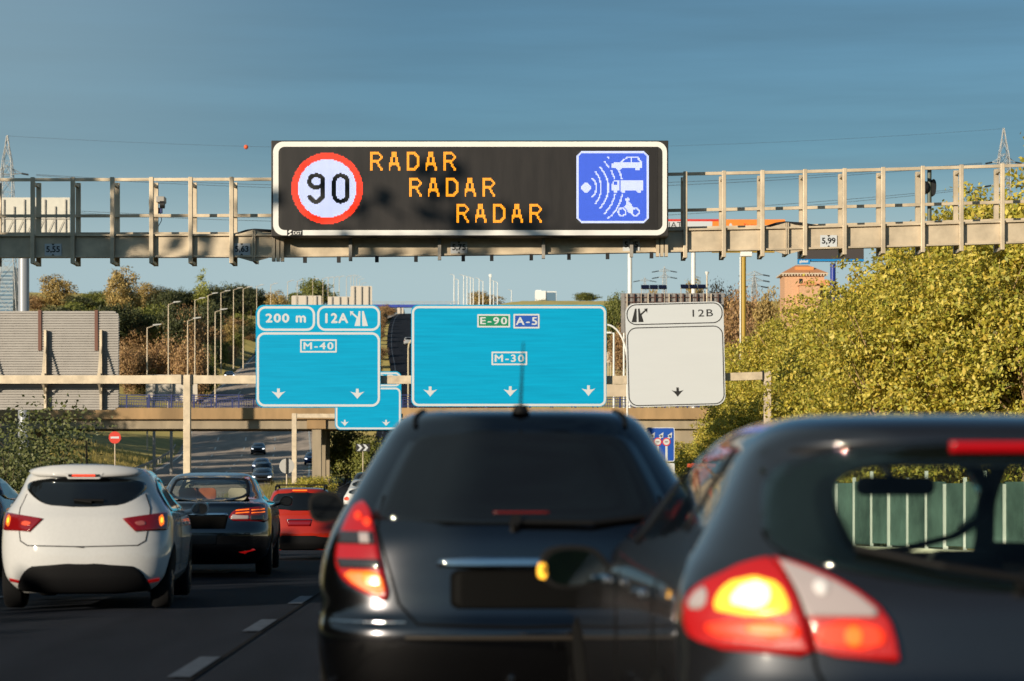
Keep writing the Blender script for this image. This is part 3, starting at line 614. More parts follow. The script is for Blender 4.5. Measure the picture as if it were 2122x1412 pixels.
class Car:
    def __init__(s, name, label, cat, L, rows, paint, d=.55, n=3.6, levels=44, nr=18, ns=9, nf=12, dfront=.8, nfront=3.0, bow=.03, holes=(), group=None):
        s.L, s.d, s.n, s.df, s.nf_, s.bow, s.paint = L, d, n, dfront, nfront, bow, paint
        z = [r[0] for r in rows]; s.z0, s.z1 = z[0], z[-1]; s.fw, s.fr, s.ff = (pchip(z, [r[k] for r in rows]) for k in (1, 2, 3))
        s.cnt = (nr, ns, nf); s.o = empty(name, (0, 0, 0), label, cat, group); s.cache = {}
        q = MB(); zs = [s.z0+(s.z1-s.z0)*(1-(1-i/(levels-1))**1.35) for i in range(levels)]
        rings = [s.ring(zz) for zz in zs]; K = len(rings[0]); fs = []
        full = [r+[Vector((-p.x, p.y, p.z)) for p in reversed(r[1:-1])] for r in rings]; M = len(full[0])
        for j in range(levels-1):
            for i in range(M):
                a = (j*M+i, j*M+(i+1) % M, (j+1)*M+(i+1) % M, (j+1)*M+i)
                if holes:
                    c = (full[j][i]+full[j][(i+1) % M]+full[j+1][i]+full[j+1][(i+1) % M])/4
                    if s.cut(c, i, M, holes): continue
                fs.append(a)
        vs = [v for r in full for v in r]
        top = len(vs); vs.append(Vector((0, (full[-1][0].y+full[-1][K-1].y)/2, s.z1+.004))); fs += [((levels-1)*M+i, (levels-1)*M+(i+1) % M, top) for i in range(M)]
        q.add(vs, fs, True); q.build("body", paint, s.o)
        q = MB(); r0 = full[0]; q.add([Vector((v.x*.97, v.y, v.z+.01)) for v in r0], [tuple(range(M))]); q.build("underbody", BLKTRIM, s.o)
    def cut(s, c, i, M, holes):
        for kind, poly in holes:
            if kind == 'rear' and c.y < s.L*.42 and inpoly(c.x, c.z, poly): return True
            if kind == 'front' and c.y > s.L*.42 and inpoly(c.x, c.z, poly): return True
            if kind == 'side' and abs(c.x) > s.fw(c.z)*.8 and inpoly(c.y, c.z, poly): return True
        return False
    def ring(s, z):
        k = round(z, 5)
        if k in s.cache: return s.cache[k]
        w, yr, yf = s.fw(z), s.fr(z), s.ff(z); nr, ns, nf = s.cnt; ln = yf-yr; d = min(s.d, ln*.4); df = min(s.df, ln*.4); pts = []
        for i in range(nr+1):
            t = math.pi/2*i/nr; x = w*math.sin(t)**(2/s.n); pts.append(Vector((x, yr+d*(1-math.cos(t)**(2/s.n))+s.bow*(x/w)**2*0, z)))
        a, b = yr+d, yf-df
        for i in range(1, ns): pts.append(Vector((w, a+(b-a)*i/ns, z)))
        for i in range(nf+1):
            t = math.pi/2*(1-i/nf); pts.append(Vector((w*math.sin(t)**(2/s.nf_), yf-df*(1-math.cos(t)**(2/s.nf_)), z)))
        for p in pts:
            if p.y < a+.3: p.y += s.bow*((p.x/w)**2)*max(0, 1-(p.y-yr)/d)
        s.cache[k] = pts; return pts
    def pt(s, kind, a, z, sg=1):
        r = s.ring(min(max(z, s.z0), s.z1)); nr, ns, nf = s.cnt
        if kind == 'rear':                           # a = x on the tail, then arc length round the corner
            sg = 1 if a >= 0 else -1; a = abs(a); w = s.fw(z); xk = .86*w; v = 0; pr = r[0]
            for p in r[1:]:
                dl = (p.x-pr.x) if p.x <= xk else (p-pr).length
                if v+dl >= a: t = (a-v)/max(dl, 1e-9); c = pr.lerp(p, t); break
                v += dl; pr = p
            else: c = r[-1].copy()
            return Vector((c.x*sg, c.y, z))
        if kind == 'side':
            q = r[nr//2:]; 
            for p0, p1 in zip(q[:-1], q[1:]):
                if p0.y <= a <= p1.y: c = p0.lerp(p1, (a-p0.y)/max(1e-9, p1.y-p0.y)); return Vector((c.x*sg, a, z))
            return Vector((q[0].x*sg, a, z))
        q = r[nr+ns-1:]; sg = 1 if a >= 0 else -1
        for p0, p1 in zip(q[:-1], q[1:]):
            if p1.x <= abs(a) <= p0.x: c = p0.lerp(p1, (p0.x-abs(a))/max(1e-9, p0.x-p1.x)); return Vector((a, c.y, z))
        return Vector((a, q[0].y, z))
    def off(s, kind, a, z, sg, o):
        e = .012; p = s.pt(kind, a, z, sg); u = s.pt(kind, a+e, z, sg)-s.pt(kind, a-e, z, sg); zz = min(max(z, s.z0+e), s.z1-e); v = s.pt(kind, a, zz+e, sg)-s.pt(kind, a, zz-e, sg)
        n = u.cross(v)
        if n.length < 1e-9: return p
        n.normalize(); c = Vector((0, s.L*.45, .6)); 
        if n.dot(p-c) < 0: n = -n
        return p+n*o
    def patch(s, name, poly, m, kind='rear', o=.006, sg=1, th=.0, rows=14, cols=12, mirror=False, parent=None, it=1, smooth=True):
        if it: poly = chaikin(poly, it)
        za = sorted(set([p[1] for p in poly])); lo, hi = za[0], za[-1]; zs = [lo+(hi-lo)*(.001+.998*i/rows) for i in range(rows+1)]
        q = MB(); vs = []
        for z in zs:
            xs = []
            for i in range(len(poly)):
                (x1, y1), (x2, y2) = poly[i], poly[(i+1) % len(poly)]
                if (y1 > z) != (y2 > z): xs.append(x1+(x2-x1)*(z-y1)/(y2-y1))
            x0, x1 = min(xs), max(xs)
            for i in range(cols+1): vs.append(s.off(kind, x0+(x1-x0)*i/cols, z, sg, o))
        C = cols+1; q.add(vs, [(j*C+i, j*C+i+1, (j+1)*C+i+1, (j+1)*C+i) for j in range(rows) for i in range(cols)], smooth)
        ob = q.build(name, m, parent or s.o)
        if m.name not in ('clear_glass', 'tinted_glass'): md = ob.modifiers.new("thickness", 'SOLIDIFY'); md.thickness = max(th, .004); md.offset = 0
        if mirror: s.patch(name, [(-x, z) for x, z in poly] if kind != 'side' else poly, m, kind, o, -sg, th, rows, cols, False, parent, 0, smooth)
        return ob
    def band(s, name, outer, inner, m, kind='rear', o=.006, sg=1, it=2, close=True, mirror=False):
        if it: outer, inner = chaikin(outer, it), chaikin(inner, it)
        n = len(outer); K = 3; vs = []
        for i in range(n):
            for k in range(K+1): t = k/K; vs.append(s.off(kind, outer[i][0]*(1-t)+inner[i][0]*t, outer[i][1]*(1-t)+inner[i][1]*t, sg, o))
        q = MB(); q.add(vs, [(i*(K+1)+k, ((i+1) % n)*(K+1)+k, ((i+1) % n)*(K+1)+k+1, i*(K+1)+k+1) for i in range(n) for k in range(K)], True)
        ob = q.build(name, m, s.o); md = ob.modifiers.new("thickness", 'SOLIDIFY'); md.thickness = .004; md.offset = 0
        if mirror: s.band(name, outer, inner, m, kind, o, -sg, 0, close, False)
        return ob
    def line(s, name, pts, m, kind='rear', o=.004, r=.006, sg=1, n=24, mirror=False, parent=None):
        P_ = []
        for (a, b), (c, d) in zip(pts[:-1], pts[1:]):
            P_ += [s.off(kind, a+(c-a)*i/8, b+(d-b)*i/8, sg, o) for i in range(8)]
        P_.append(s.off(kind, *pts[-1], sg, o)); q = MB(); q.path(P_, r, 6); ob = q.build(name, m, parent or s.o)
        if mirror: s.line(name, [(-x, z) for x, z in pts] if kind == 'rear' else pts, m, kind, o, r, -sg, n)
        return ob
    def wheels(s, track, axles, r=.32, wd=.21, arch=True, hub=True):
        for y in axles:
            for sg in (-1, 1):
                q = MB(); n = 28; prof_ = [(-wd/2, r*.62), (-wd/2, r*.93), (-wd*.36, r), (wd*.36, r), (wd/2, r*.93), (wd/2, r*.62)]
                vs = [(sg*track+dx, y+rr*math.cos(2*math.pi*i/n), r+rr*math.sin(2*math.pi*i/n)) for dx, rr in prof_ for i in range(n)]
                q.add(vs, [(k*n+i, k*n+(i+1) % n, (k+1)*n+(i+1) % n, (k+1)*n+i) for k in range(len(prof_)-1) for i in range(n)], True)
                wob_ = q.build("wheel", TYRE, s.o)
                q = MB(); q.tube((sg*(track+wd*.30), y, r), (sg*(track+wd*.42), y, r), r*.62, n=24)
                for k in range(5): a = 2*math.pi*k/5; q.beam((sg*(track+wd*.46), y, r), (sg*(track+wd*.46), y+math.cos(a)*r*.58, r+math.sin(a)*r*.58), .03, .05, False)
                q.build("rim", ALLOY, wob_)
                if arch:
                    ra = r+.055; s.patch("wheel_arch", [(y+ra*math.cos(R(a)), max(s.z0+.005, r+ra*math.sin(R(a)))) for a in range(-40, 221, 13)], SEAM, 'side', .003, sg, rows=10, cols=10, it=0)
    def mirror(s, y, z, hw, sgs=(-1, 1), m=None, w_=.2, h_=.15, tilt=-.02, inset=0.):
        for sg in sgs:
            x = s.fw(z-.05)+.02; q = MB(); x -= inset; pl = chaikin([(-.01, -.02), (.02, -.06), (w_*.8, -h_*.5), (w_, -.02), (w_*.96, h_*.5), (w_*.3, h_*.55), (.02, h_*.25)], 2)
            c = (x+.03); q2 = [(sg*(c+a), z+b) for a, b in pl]; q.prism(q2, y-.03, y+.05); q.prism([(sg*(c+w_/2+(a-w_/2)*.8), z+b*.8) for a, b in pl], y+.05, y+.11)
            q.tube((sg*(x-.08), y+.06, z-.05), (sg*(x+.06), y+.03, z-.02), .03, n=8); mo = q.build("door_mirror", m or s.paint, s.o, bevel=.012)
            q = MB(); q.prism([(sg*(c+w_/2+(a-w_/2)*.84), z+b*.80) for a, b in pl], y-.036, y-.031); q.v = [(a, b+(e-z)*tilt, e) for a, b, e in q.v]; q.build("mirror_glass", MIRG, mo)
    def place(s, px, Y, yaw=0., Z=None):
        x = (px-CX)*Y/F; s.o.location = (x, Y, (prof(Y)+.012) if Z is None else Z); s.o.rotation_euler = (0, 0, R(yaw)); return s.o
def paint(name, col, metal=0., rough=.5, coat=1., cior=1.5, spec=.12):
    m = mat(name, col, rough, metal, coat=coat, var=.03, scale=30, spec=spec); m.node_tree.nodes['Principled BSDF'].inputs['Coat IOR'].default_value = cior; return m
def seat(car, x, y, zb, hz, m, hw=.13):
    q = MB(); q.prism(chaikin([(x-.24, zb), (x+.24, zb), (x+.23, hz-.2), (x+.14, hz-.13), (x-.14, hz-.13), (x-.23, hz-.2)], 1), y, y+.14)
    q.tube((x-.05, y+.06, hz-.16), (x-.05, y+.06, hz), .01, n=6); q.tube((x+.05, y+.06, hz-.16), (x+.05, y+.06, hz), .01, n=6); so_ = q.build("seat", mat("seat_cloth", (.02, .02, .022), .9), car.o)
    q = MB(); q.prism(rrect(x-hw, hz-.08, x+hw, hz+.10, .055), y+.01, y+.11); q.build("headrest", m, so_, bevel=.02)

# --- white hatchback, left lane
WHITE = paint("white_car_paint", (.54, .545, .55))
cl = Car("hatchback", "white five-door hatchback with red tail lamps in the left lane, lower bumper black", "car", 4.06,
    [(.17, .70, .14, 3.85), (.24, .78, .06, 3.98), (.36, .845, .01, 4.05), (.50, .862, .0, 4.06), (.66, .868, .015, 4.04), (.80, .866, .05, 3.9), (.93, .852, .10, 3.55), (1.01, .82, .16, 3.1), (1.10, .765, .22, 2.75),
     (1.22, .70, .27, 2.42), (1.30, .665, .29, 2.2), (1.355, .635, .27, 2.02), (1.40, .595, .30, 1.85), (1.43, .545, .40, 1.65), (1.448, .42, .75, 1.4)], WHITE, d=.62, n=2.9, levels=60, nr=26, bow=.05)
cl.patch("rear_window", [(0, 1.04), (.26, 1.042), (.42, 1.075), (.55, 1.16), (.625, 1.25), (.60, 1.285), (.45, 1.325), (.2, 1.345), (0, 1.35), (-.2, 1.345), (-.45, 1.325), (-.60, 1.285), (-.625, 1.25), (-.55, 1.16), (-.42, 1.075), (-.26, 1.042)], GLASSD, o=.004, rows=20, cols=24)
sp = cl.patch("spoiler", [(-.56, 1.345), (-.3, 1.37), (0, 1.375), (.3, 1.37), (.56, 1.345), (.5, 1.385), (.2, 1.41), (-.2, 1.41), (-.5, 1.385)], WHITE, o=.05, th=.05, rows=5, cols=20)
q = MB(); q.prism([(-.16, 1.325), (.16, 1.325), (.20, 1.385), (-.20, 1.385)], .20, .36); q.build("brake_lamp_housing", WHITE, cl.o, bevel=.008)
q = MB(); q.b2((-.155, .185, 1.348), (.155, .199, 1.373)); b = q.build("high_brake_lamp", SMOKEL, cl.o); q = MB(); q.b2((-.115, .178, 1.351), (.115, .184, 1.370)); q.build("lit_strip", LITR, b)
tl = [(.395, .922), (.60, .950), (.80, .972), (.905, .976), (.915, .90), (.885, .81), (.52, .798)]
for sg in (1, -1):
    f = lambda p: [(sg*x, z) for x, z in p]
    t = cl.patch("tail_lamp", f(tl), TAILR, o=.008, th=.02, rows=16, it=0)
    cl.patch("lit_lens", f([(.735, .95), (.80, .955), (.815, .855), (.75, .835)]), LITO, o=.02, rows=6, parent=t); cl.patch("lens_core", f([(.758, .925), (.79, .925), (.79, .875), (.758, .875)]), LITY, o=.024, rows=4, parent=t)
    cl.patch("reversing_lens", f([(.50, .885), (.60, .90), (.62, .855), (.545, .845)]), mat("pink_lens", (.36, .10, .09), .15, coat=1.) if sg > 0 else mat("lit_red_lens", (.5, .06, .03), .15, coat=1., emit=(1, .10, .02), es=.3), o=.02, rows=5, parent=t)
    cl.patch("reflector", f([(.64, .275), (.78, .28), (.775, .325), (.645, .32)]), TAILRB, o=.008, rows=3, it=0)
cl.patch("lower_bumper", [(-.68, .175), (.68, .175), (.655, .27), (.60, .37), (.54, .43), (.46, .465), (0, .475), (-.46, .465), (-.54, .43), (-.60, .37), (-.655, .27)], mat("rough_black_plastic", (.005, .005, .006), .7, bump=.2, bscale=80, spec=.15), o=.007, th=.012, rows=12, cols=20, it=1)
cl.line("tailgate_seam", [(-.60, 1.17), (-.655, 1.03), (-.66, .90), (-.625, .70), (-.55, .655), (0, .645), (.55, .655), (.625, .70), (.66, .90), (.655, 1.03), (.60, 1.17)], SEAM, o=.0, r=.006)
cl.patch("latch_grip", [(-.07, .635), (.02, .632), (.02, .648), (-.07, .65)], BLKTRIM, o=.008, rows=2, it=0)
q = MB(); w0 = cl.off('rear', .08, 1.075, 1, .03); w1 = cl.off('rear', -.1, 1.10, 1, .03); q.path([w0, w1, w1+Vector((.30, .0, -.005))], .012); q.build("wiper", BLKTRIM, cl.o)
cl.patch("side_window", [(.62, 1.0), (1.0, .985), (2.9, .94), (2.55, 1.14), (2.05, 1.335), (1.1, 1.36), (.72, 1.27)], GLASSD, 'side', .004, 1, rows=10, mirror=True)
cl.patch("window_pillar", [(1.70, .97), (1.80, .97), (1.68, 1.345), (1.58, 1.345)], BLKTRIM, 'side', .006, 1, rows=6, cols=3, it=0, mirror=True)
cl.patch("windscreen", [(-.62, 1.02), (.62, 1.02), (.55, 1.35), (-.55, 1.35)], GLASSD, 'front', .004)
q = MB(); q.tube((-.02, .66, 1.43), (-.02, .58, 1.72), .013, .009, n=6); q.tube((-.02, .68, 1.432), (-.02, .66, 1.46), .022, .012, n=8); q.build("aerial", BLKTRIM, cl.o)
cl.wheels(.745, (.70, 3.29), .31, .205); cl.mirror(2.75, .99, .18)
for sg in (-1, 1):
    cl.line("door_seam", [(1.72, .93), (1.72, .35)], SEAM, 'side', 0, .005, sg)
    q = MB(); p = cl.off('side', 1.85, .85, sg, .03); q.box(p, (.03, .18, .03)); q.build("door_handle", WHITE, cl.o, bevel=.01)
cl.place(169, 24.2, 3.6)

# --- black saloon ahead of it
BLACK = paint("black_car_paint", (.032, .032, .036), .97, .2, 1., 1.75)
sed_rw = [(-.60, 1.06), (.60, 1.06), (.55, 1.36), (.46, 1.40), (-.46, 1.40), (-.55, 1.36)]; sed_ri = [(-.55, 1.09), (.55, 1.09), (.51, 1.34), (.43, 1.37), (-.43, 1.37), (-.51, 1.34)]
sed_sw = [(1.22, 1.075), (3.15, 1.05), (2.7, 1.31), (2.28, 1.38), (1.75, 1.38), (1.38, 1.23)]
sed_fw = [(-.62, 1.06), (.62, 1.06), (.5, 1.385), (-.5, 1.385)]; sed_fi = [(-.57, 1.09), (.57, 1.09), (.46, 1.36), (-.46, 1.36)]
sd_ = Car("saloon_car", "black saloon with orange headrests, left lane just ahead of the white hatchback", "car", 4.70,
    [(.18, .72, .12, 4.5), (.28, .84, .04, 4.62), (.45, .89, .0, 4.70), (.60, .905, .0, 4.68), (.78, .905, .04, 4.55), (.92, .895, .06, 4.2), (1.0, .87, .07, 3.75), (1.045, .83, .12, 3.45), (1.07, .78, .45, 3.3), (1.2, .70, .86, 2.95), (1.33, .63, 1.2, 2.6),
     (1.41, .57, 1.5, 2.35), (1.45, .50, 1.75, 2.2), (1.475, .36, 2.0, 2.05)], BLACK, d=.7, n=3.0, levels=64, nr=24, ns=14, holes=(('rear', [(x*.97, z) for x, z in sed_rw]), ('front', sed_fi), ('side', sed_sw)))
CG = glass_mat("clear_glass", (.90, .95, .92), .93); sd_.patch("rear_window", sed_rw, CG, o=.004, rows=10, it=2); sd_.band("window_frit", sed_rw, sed_ri, BLKTRIM, o=.002)
sd_.patch("windscreen", sed_fw, CG, 'front', .004); sd_.band("windscreen_frit", sed_fw, sed_fi, BLKTRIM, 'front', .002)
sd_.patch("side_window", [(1.15, 1.06), (3.3, 1.03), (2.75, 1.33), (2.3, 1.40), (1.75, 1.40), (1.35, 1.24)], CG, 'side', .004, 1, mirror=True)
sd_.line("chrome_edge", [(1.1, 1.05), (3.3, 1.02)], CHROME, 'side', .005, .008, 1, mirror=True)
TAN = mat("orange_leather", (.5, .13, .04), .6); PALE = mat("pale_leather", (.55, .48, .36), .6)
for x, y, m in ((-.36, 1.55, TAN), (-.08, 1.6, TAN), (.36, 1.65, PALE), (-.37, 2.45, TAN), (.37, 2.45, TAN)): seat(sd_, x, y, .5, 1.15, m)
for sg in (1, -1):
    f = lambda p: [(sg*x, z) for x, z in p]
    t = sd_.patch("tail_lamp", f([(.30, .80), (.40, .965), (.70, .985), (.93, .97), (.96, .82), (.90, .77), (.62, .79)]), TAILR, o=.008, th=.02, rows=9)
    for z in (.905, .945): sd_.patch("led_bar", f([(.415, z-.013), (.60, z-.010), (.60, z+.013), (.425, z+.010)]), LITO, o=.02, rows=2, parent=t, it=0); sd_.patch("led_bar", f([(.63, z-.010), (.83, z-.008), (.83, z+.014), (.63, z+.013)]), LITO, o=.02, rows=2, parent=t, it=0)
    sd_.patch("clear_lens", f([(.345, .815), (.60, .815), (.60, .87), (.375, .88)]), CLEARL, o=.018, rows=4, parent=t, it=0); sd_.patch("smoked_lens", f([(.62, .80), (.80, .80), (.80, .87), (.62, .87)]), SMOKEL, o=.018, rows=4, parent=t, it=0)
    sd_.patch("reflector", f([(.44, .37), (.70, .375), (.66, .405), (.55, .33), (.48, .345)]), TAILRB, o=.008, rows=3, it=0)
sd_.patch("chrome_strip", [(-.32, .865), (.32, .865), (.30, .905), (-.30, .905)], CHROME, o=.02, th=.02, rows=3, it=0)
sd_.patch("plate_recess", [(-.30, .68), (.28, .68), (.32, .86), (-.32, .86)], SEAM, o=.003, rows=4, it=0)
sd_.line("bumper_seam", [(-.8, .62), (.8, .62)], SEAM, o=0, r=.006)
sd_.wheels(.78, (.95, 3.65), .335, .225); sd_.mirror(3.15, 1.04, .2)
sd_.place(425, 33.8, 3.4)

# --- red SUV
REDC = paint("red_car_paint", (.36, .017, .006))
rv = Car("suv", "bright red SUV with black roof rails ahead of the black saloon", "car", 4.5,
    [(.22, .74, .12, 4.3), (.40, .87, .0, 4.48), (.58, .905, .0, 4.5), (.80, .915, .03, 4.4), (1.0, .91, .06, 3.95), (1.10, .875, .09, 3.5), (1.25, .79, .16, 3.05), (1.45, .70, .27, 2.6), (1.58, .64, .36, 2.2), (1.64, .56, .45, 2.0), (1.67, .40, .8, 1.7)], REDC, d=.55, n=3.2, levels=48)
rv.patch("rear_window", [(-.66, 1.17), (0, 1.13), (.66, 1.17), (.68, 1.25), (.60, 1.52), (.3, 1.565), (-.3, 1.565), (-.60, 1.52), (-.68, 1.25)], GLASSD, o=.004)
b = rv.patch("high_brake_lamp", [(-.17, 1.59), (.17, 1.59), (.17, 1.615), (-.17, 1.615)], LITO, o=.015, rows=2, it=0)
for sg in (1, -1):
    f = lambda p: [(sg*x, z) for x, z in p]
    t = rv.patch("tail_lamp", f([(.52, .97), (.70, 1.12), (.90, 1.15), (.97, 1.10), (.93, .95), (.70, .93)]), TAILRB, o=.008, th=.02, rows=8)
    rv.patch("lit_lens", f([(.62, 1.0), (.72, 1.09), (.86, 1.1), (.86, .98), (.7, .96)]), LITO, o=.02, rows=5, parent=t); rv.patch("lens_core", f([(.72, 1.03), (.84, 1.05), (.84, 1.09), (.74, 1.08)]), LITY, o=.024, rows=3, parent=t)
    q = MB(); q.path([(sg*.57, .5, 1.62), (sg*.57, .62, 1.70), (sg*.57, 2.0, 1.72), (sg*.57, 2.2, 1.66)], .022); q.build("roof_rail", BLKTRIM, rv.o)
    rv.patch("side_window", [(.5, 1.15), (3.1, 1.10), (2.6, 1.42), (2.1, 1.56), (.8, 1.54)], GLASSD, 'side', .004, sg)
q = MB(); q.beam((-.58, 1.0, 1.735), (.58, 1.0, 1.735), .06, .03); q.beam((-.58, 1.8, 1.735), (.58, 1.8, 1.735), .06, .03); q.build("roof_bar", BLKTRIM, rv.o)
rv.patch("lower_bumper", [(-.84, .23), (.84, .23), (.88, .42), (.80, .56), (-.80, .56), (-.88, .42)], mat("rough_black_plastic", (.005, .005, .006), .7), o=.008, rows=8, cols=16)
rv.patch("plate_recess", [(-.26, .78), (.26, .78), (.30, .92), (-.30, .92)], TAILR, o=.003, rows=3, it=0); rv.patch("chrome_strip", [(-.3, .92), (.3, .92), (.28, .945), (-.28, .945)], CHROME, o=.012, rows=2, it=0)
rv.wheels(.79, (.85, 3.5), .35, .22); rv.mirror(2.95, 1.18, .2, m=BLKTRIM); rv.place(620, 56, 2.5)

# --- black compact MPV directly ahead
mp_ = Car("compact_van", "tall black compact car with roof aerial straight ahead in the middle lane", "car", 3.84,
    [(.20, .78, .12, 3.70), (.28, .845, .05, 3.80), (.46, .878, .01, 3.84), (.60, .888, .0, 3.83), (.645, .886, .005, 3.82), (.675, .882, .045, 3.80), (.80, .888, .07, 3.7), (.92, .876, .09, 3.45), (1.02, .846, .11, 3.1), (1.10, .81, .15, 2.9), (1.2, .755, .215, 2.65),
     (1.3, .70, .285, 2.4), (1.42, .63, .37, 2.08), (1.50, .578, .42, 1.85), (1.55, .53, .47, 1.7), (1.578, .46, .60, 1.5), (1.588, .34, .9, 1.25)], BLACK, d=.5, n=3.7, levels=72, nr=30, bow=.05)
mp_.patch("rear_window", [(-.655, 1.075), (.655, 1.075), (.635, 1.16), (.52, 1.40), (.47, 1.46), (.3, 1.485), (-.3, 1.485), (-.47, 1.46), (-.52, 1.40), (-.635, 1.16)], GLASSD, o=.004, rows=18, cols=18, it=1)
mp_.line("tailgate_seam", [(-.60, 1.2), (-.625, 1.06), (-.57, .88), (-.53, .74), (-.45, .655), (0, .645), (.45, .655), (.53, .74), (.57, .88), (.625, 1.06), (.60, 1.2)], SEAM, o=0, r=.006)
tl = [(.70, 1.175), (.655, 1.145), (.635, 1.06), (.60, .90), (.562, .745), (.66, .775), (.745, .82), (.80, .88), (.815, .95), (.79, 1.06), (.75, 1.14)]
for sg in (1, -1):
    f = lambda p: [(sg*x, z) for x, z in p]
    t = mp_.patch("tail_lamp", f(tl), TAILRB, o=.008, th=.03, rows=20, cols=10)
    mp_.patch("clear_band", f([(.632, 1.035), (.785, 1.035), (.80, .985), (.622, .985)]), SMOKEL, o=.027, rows=4, parent=t, it=0)
    mp_.patch("clear_lens", f([(.65, 1.03), (.69, 1.03), (.685, .99), (.645, .99)]), CLEARL, o=.032, rows=3, parent=t, it=0)
    mp_.patch("dark_band", f([(.606, .925), (.795, .925), (.775, .885), (.597, .885)]), SMOKEL, o=.027, rows=4, parent=t, it=0)
    mp_.patch("lit_lens", f([(.60, .875), (.77, .875), (.70, .805), (.578, .765)]), LITO, o=.027, rows=6, parent=t, it=1); mp_.patch("indicator_lens", f([(.603, .87), (.68, .87), (.665, .805), (.59, .80)]), mat("amber_lens", (.7, .2, .01), .15, emit=(1, .25, .012), es=.6), o=.031, rows=4, parent=t)
    for cx_, cz_ in ((.70, 1.10), (.66, 1.075)): mp_.patch("bulb_glow", f(circ(cx_, cz_, .018, 10)), LITR, o=.028, rows=4, cols=4, parent=t, it=0)
    mp_.patch("side_window", [(.62, 1.13), (2.9, 1.06), (2.35, 1.36), (1.9, 1.49), (.95, 1.49)], GLASSD, 'side', .004, sg)
    mp_.line("roof_moulding", [(.465, 1.50), (.47, 1.545), (.46, 1.578)] if sg > 0 else [(-.465, 1.50), (-.47, 1.545), (-.46, 1.578)], BLKTRIM, o=.002, r=.012)
    mp_.line("side_strip", [(.45, .672), (3.5, .672)], CHROME, 'side', .003, .008, sg)
mp_.patch("chrome_grip", [(-.36, .890), (.36, .890), (.365, .91), (.34, .932), (-.34, .932), (-.365, .91)], CHROME, o=.028, th=.035, rows=4, cols=16, it=1)
mp_.patch("plate_recess", rrect(-.31, .72, .31, .885, .03, 4), mat("recess_black", (.003, .003, .003), .6, spec=.05), o=.004, rows=12, it=0)
mp_.patch("brake_strip", [(-.125, 1.121), (.115, 1.121), (.115, 1.128), (-.125, 1.128)], mat("dim_red_strip", (.10, .006, .006), .3, emit=(.8, .04, .03), es=.03), o=.010, rows=2, it=0)
mp_.line("crease_highlight", [(-.86, .662), (-.5, .662)], CHROME, o=.0, r=.007); mp_.line("crease_highlight", [(.5, .662), (.86, .662)], CHROME, o=.0, r=.007)  # chrome lines draw the highlight along the bumper crease
mp_.line("bumper_lip", [(-.5, .60), (.5, .60)], mat("worn_edge", (.03, .024, .018), .4), o=.002, r=.010)
q = MB(); w0 = mp_.off('rear', -.03, 1.075, 1, .03); q.tube(mp_.off('rear', -.03, 1.075, 1, 0), mp_.off('rear', -.03, 1.075, 1, .05), .025, n=10); q.path([w0, mp_.off('rear', .30, 1.07, 1, .03), mp_.off('rear', .52, 1.10, 1, .02)], .012); q.build("wiper", BLKTRIM, mp_.o)
q = MB(); q.tube((0, .50, 1.565), (0, .50, 1.60), .042, .028, n=12); q.tube((0, .50, 1.60), (.01, .42, 1.875), .0065, .003, n=6); q.build("aerial", BLKTRIM, mp_.o)
q = MB(); q.tube((-.05, .0, .40), (-.05, -.06, .40), .02, n=8); q.build("tow_eye", CHROME, mp_.o)
mp_.wheels(.78, (.62, 3.19), .31, .20); mp_.mirror(2.62, 1.12, .22, m=BLKTRIM, w_=.2, h_=.17); mp_.place(1085, 10.2, 1.2)

# --- dark grey hatchback merging from the right
GREY = paint("dark_grey_car_paint", (.020, .021, .025), .5, .35, 1., 1.7)
gw = [(-.665, 1.06), (-.43, .995), (0, .935), (.43, .995), (.665, 1.06), (.67, 1.16), (.655, 1.28), (.50, 1.345), (.2, 1.378), (-.2, 1.378), (-.50, 1.345), (-.655, 1.28), (-.67, 1.16)]
gi = [(-.42, 1.055), (-.30, 1.03), (0, .99), (.30, 1.03), (.42, 1.055), (.45, 1.14), (.46, 1.25), (.38, 1.295), (.2, 1.305), (-.2, 1.305), (-.38, 1.295), (-.46, 1.25), (-.45, 1.14)]
gfw = [(-.66, .95), (.66, .95), (.5, 1.38), (-.5, 1.38)]; gfi = [(-.62, .975), (.62, .975), (.47, 1.36), (-.47, 1.36)]; gsw = [(.86, 1.15), (1.5, 1.075), (2.85, 1.02), (2.5, 1.22), (2.08, 1.35), (1.2, 1.355), (.92, 1.26)]
mg = Car("hatchback", "dark grey hatchback with left indicator glowing yellow, nearest car at lower right", "car", 4.30,
    [(.19, .78, .12, 4.1), (.30, .87, .03, 4.25), (.50, .90, .0, 4.30), (.66, .907, .01, 4.27), (.72, .907, .03, 4.2), (.85, .907, .055, 3.95), (.90, .90, .065, 3.55), (.94, .893, .08, 3.2), (1.0, .868, .12, 3.05), (1.08, .81, .19, 2.86), (1.18, .745, .28, 2.65),
     (1.27, .695, .35, 2.4), (1.33, .662, .375, 2.2), (1.37, .635, .36, 2.08), (1.405, .60, .37, 1.95), (1.435, .55, .43, 1.75), (1.458, .47, .60, 1.55), (1.47, .34, .95, 1.3)], GREY, d=.5, n=3.4, levels=90, nr=40, ns=12, bow=.07,
    holes=(('rear', [(x*1.04, z) for x, z in gi]), ('front', gfi), ('side', gsw)))
mg.band("window_frit", gw, gi, GLASSD, o=.003); mg.patch("rear_window", [(x*.98, z) for x, z in gw], glass_mat("tinted_glass", (.78, .90, .80), .94), o=.007, rows=16, cols=16, it=2)
mg.patch("windscreen", gfw, CG, 'front', .004); mg.band("windscreen_frit", gfw, gfi, BLKTRIM, 'front', .002)
seat(mg, -.37, 2.05, .45, .91, mat("dark_cloth", (.02, .02, .02), .9)); seat(mg, .37, 2.05, .45, .91, mat("dark_cloth", (.02, .02, .02), .9))
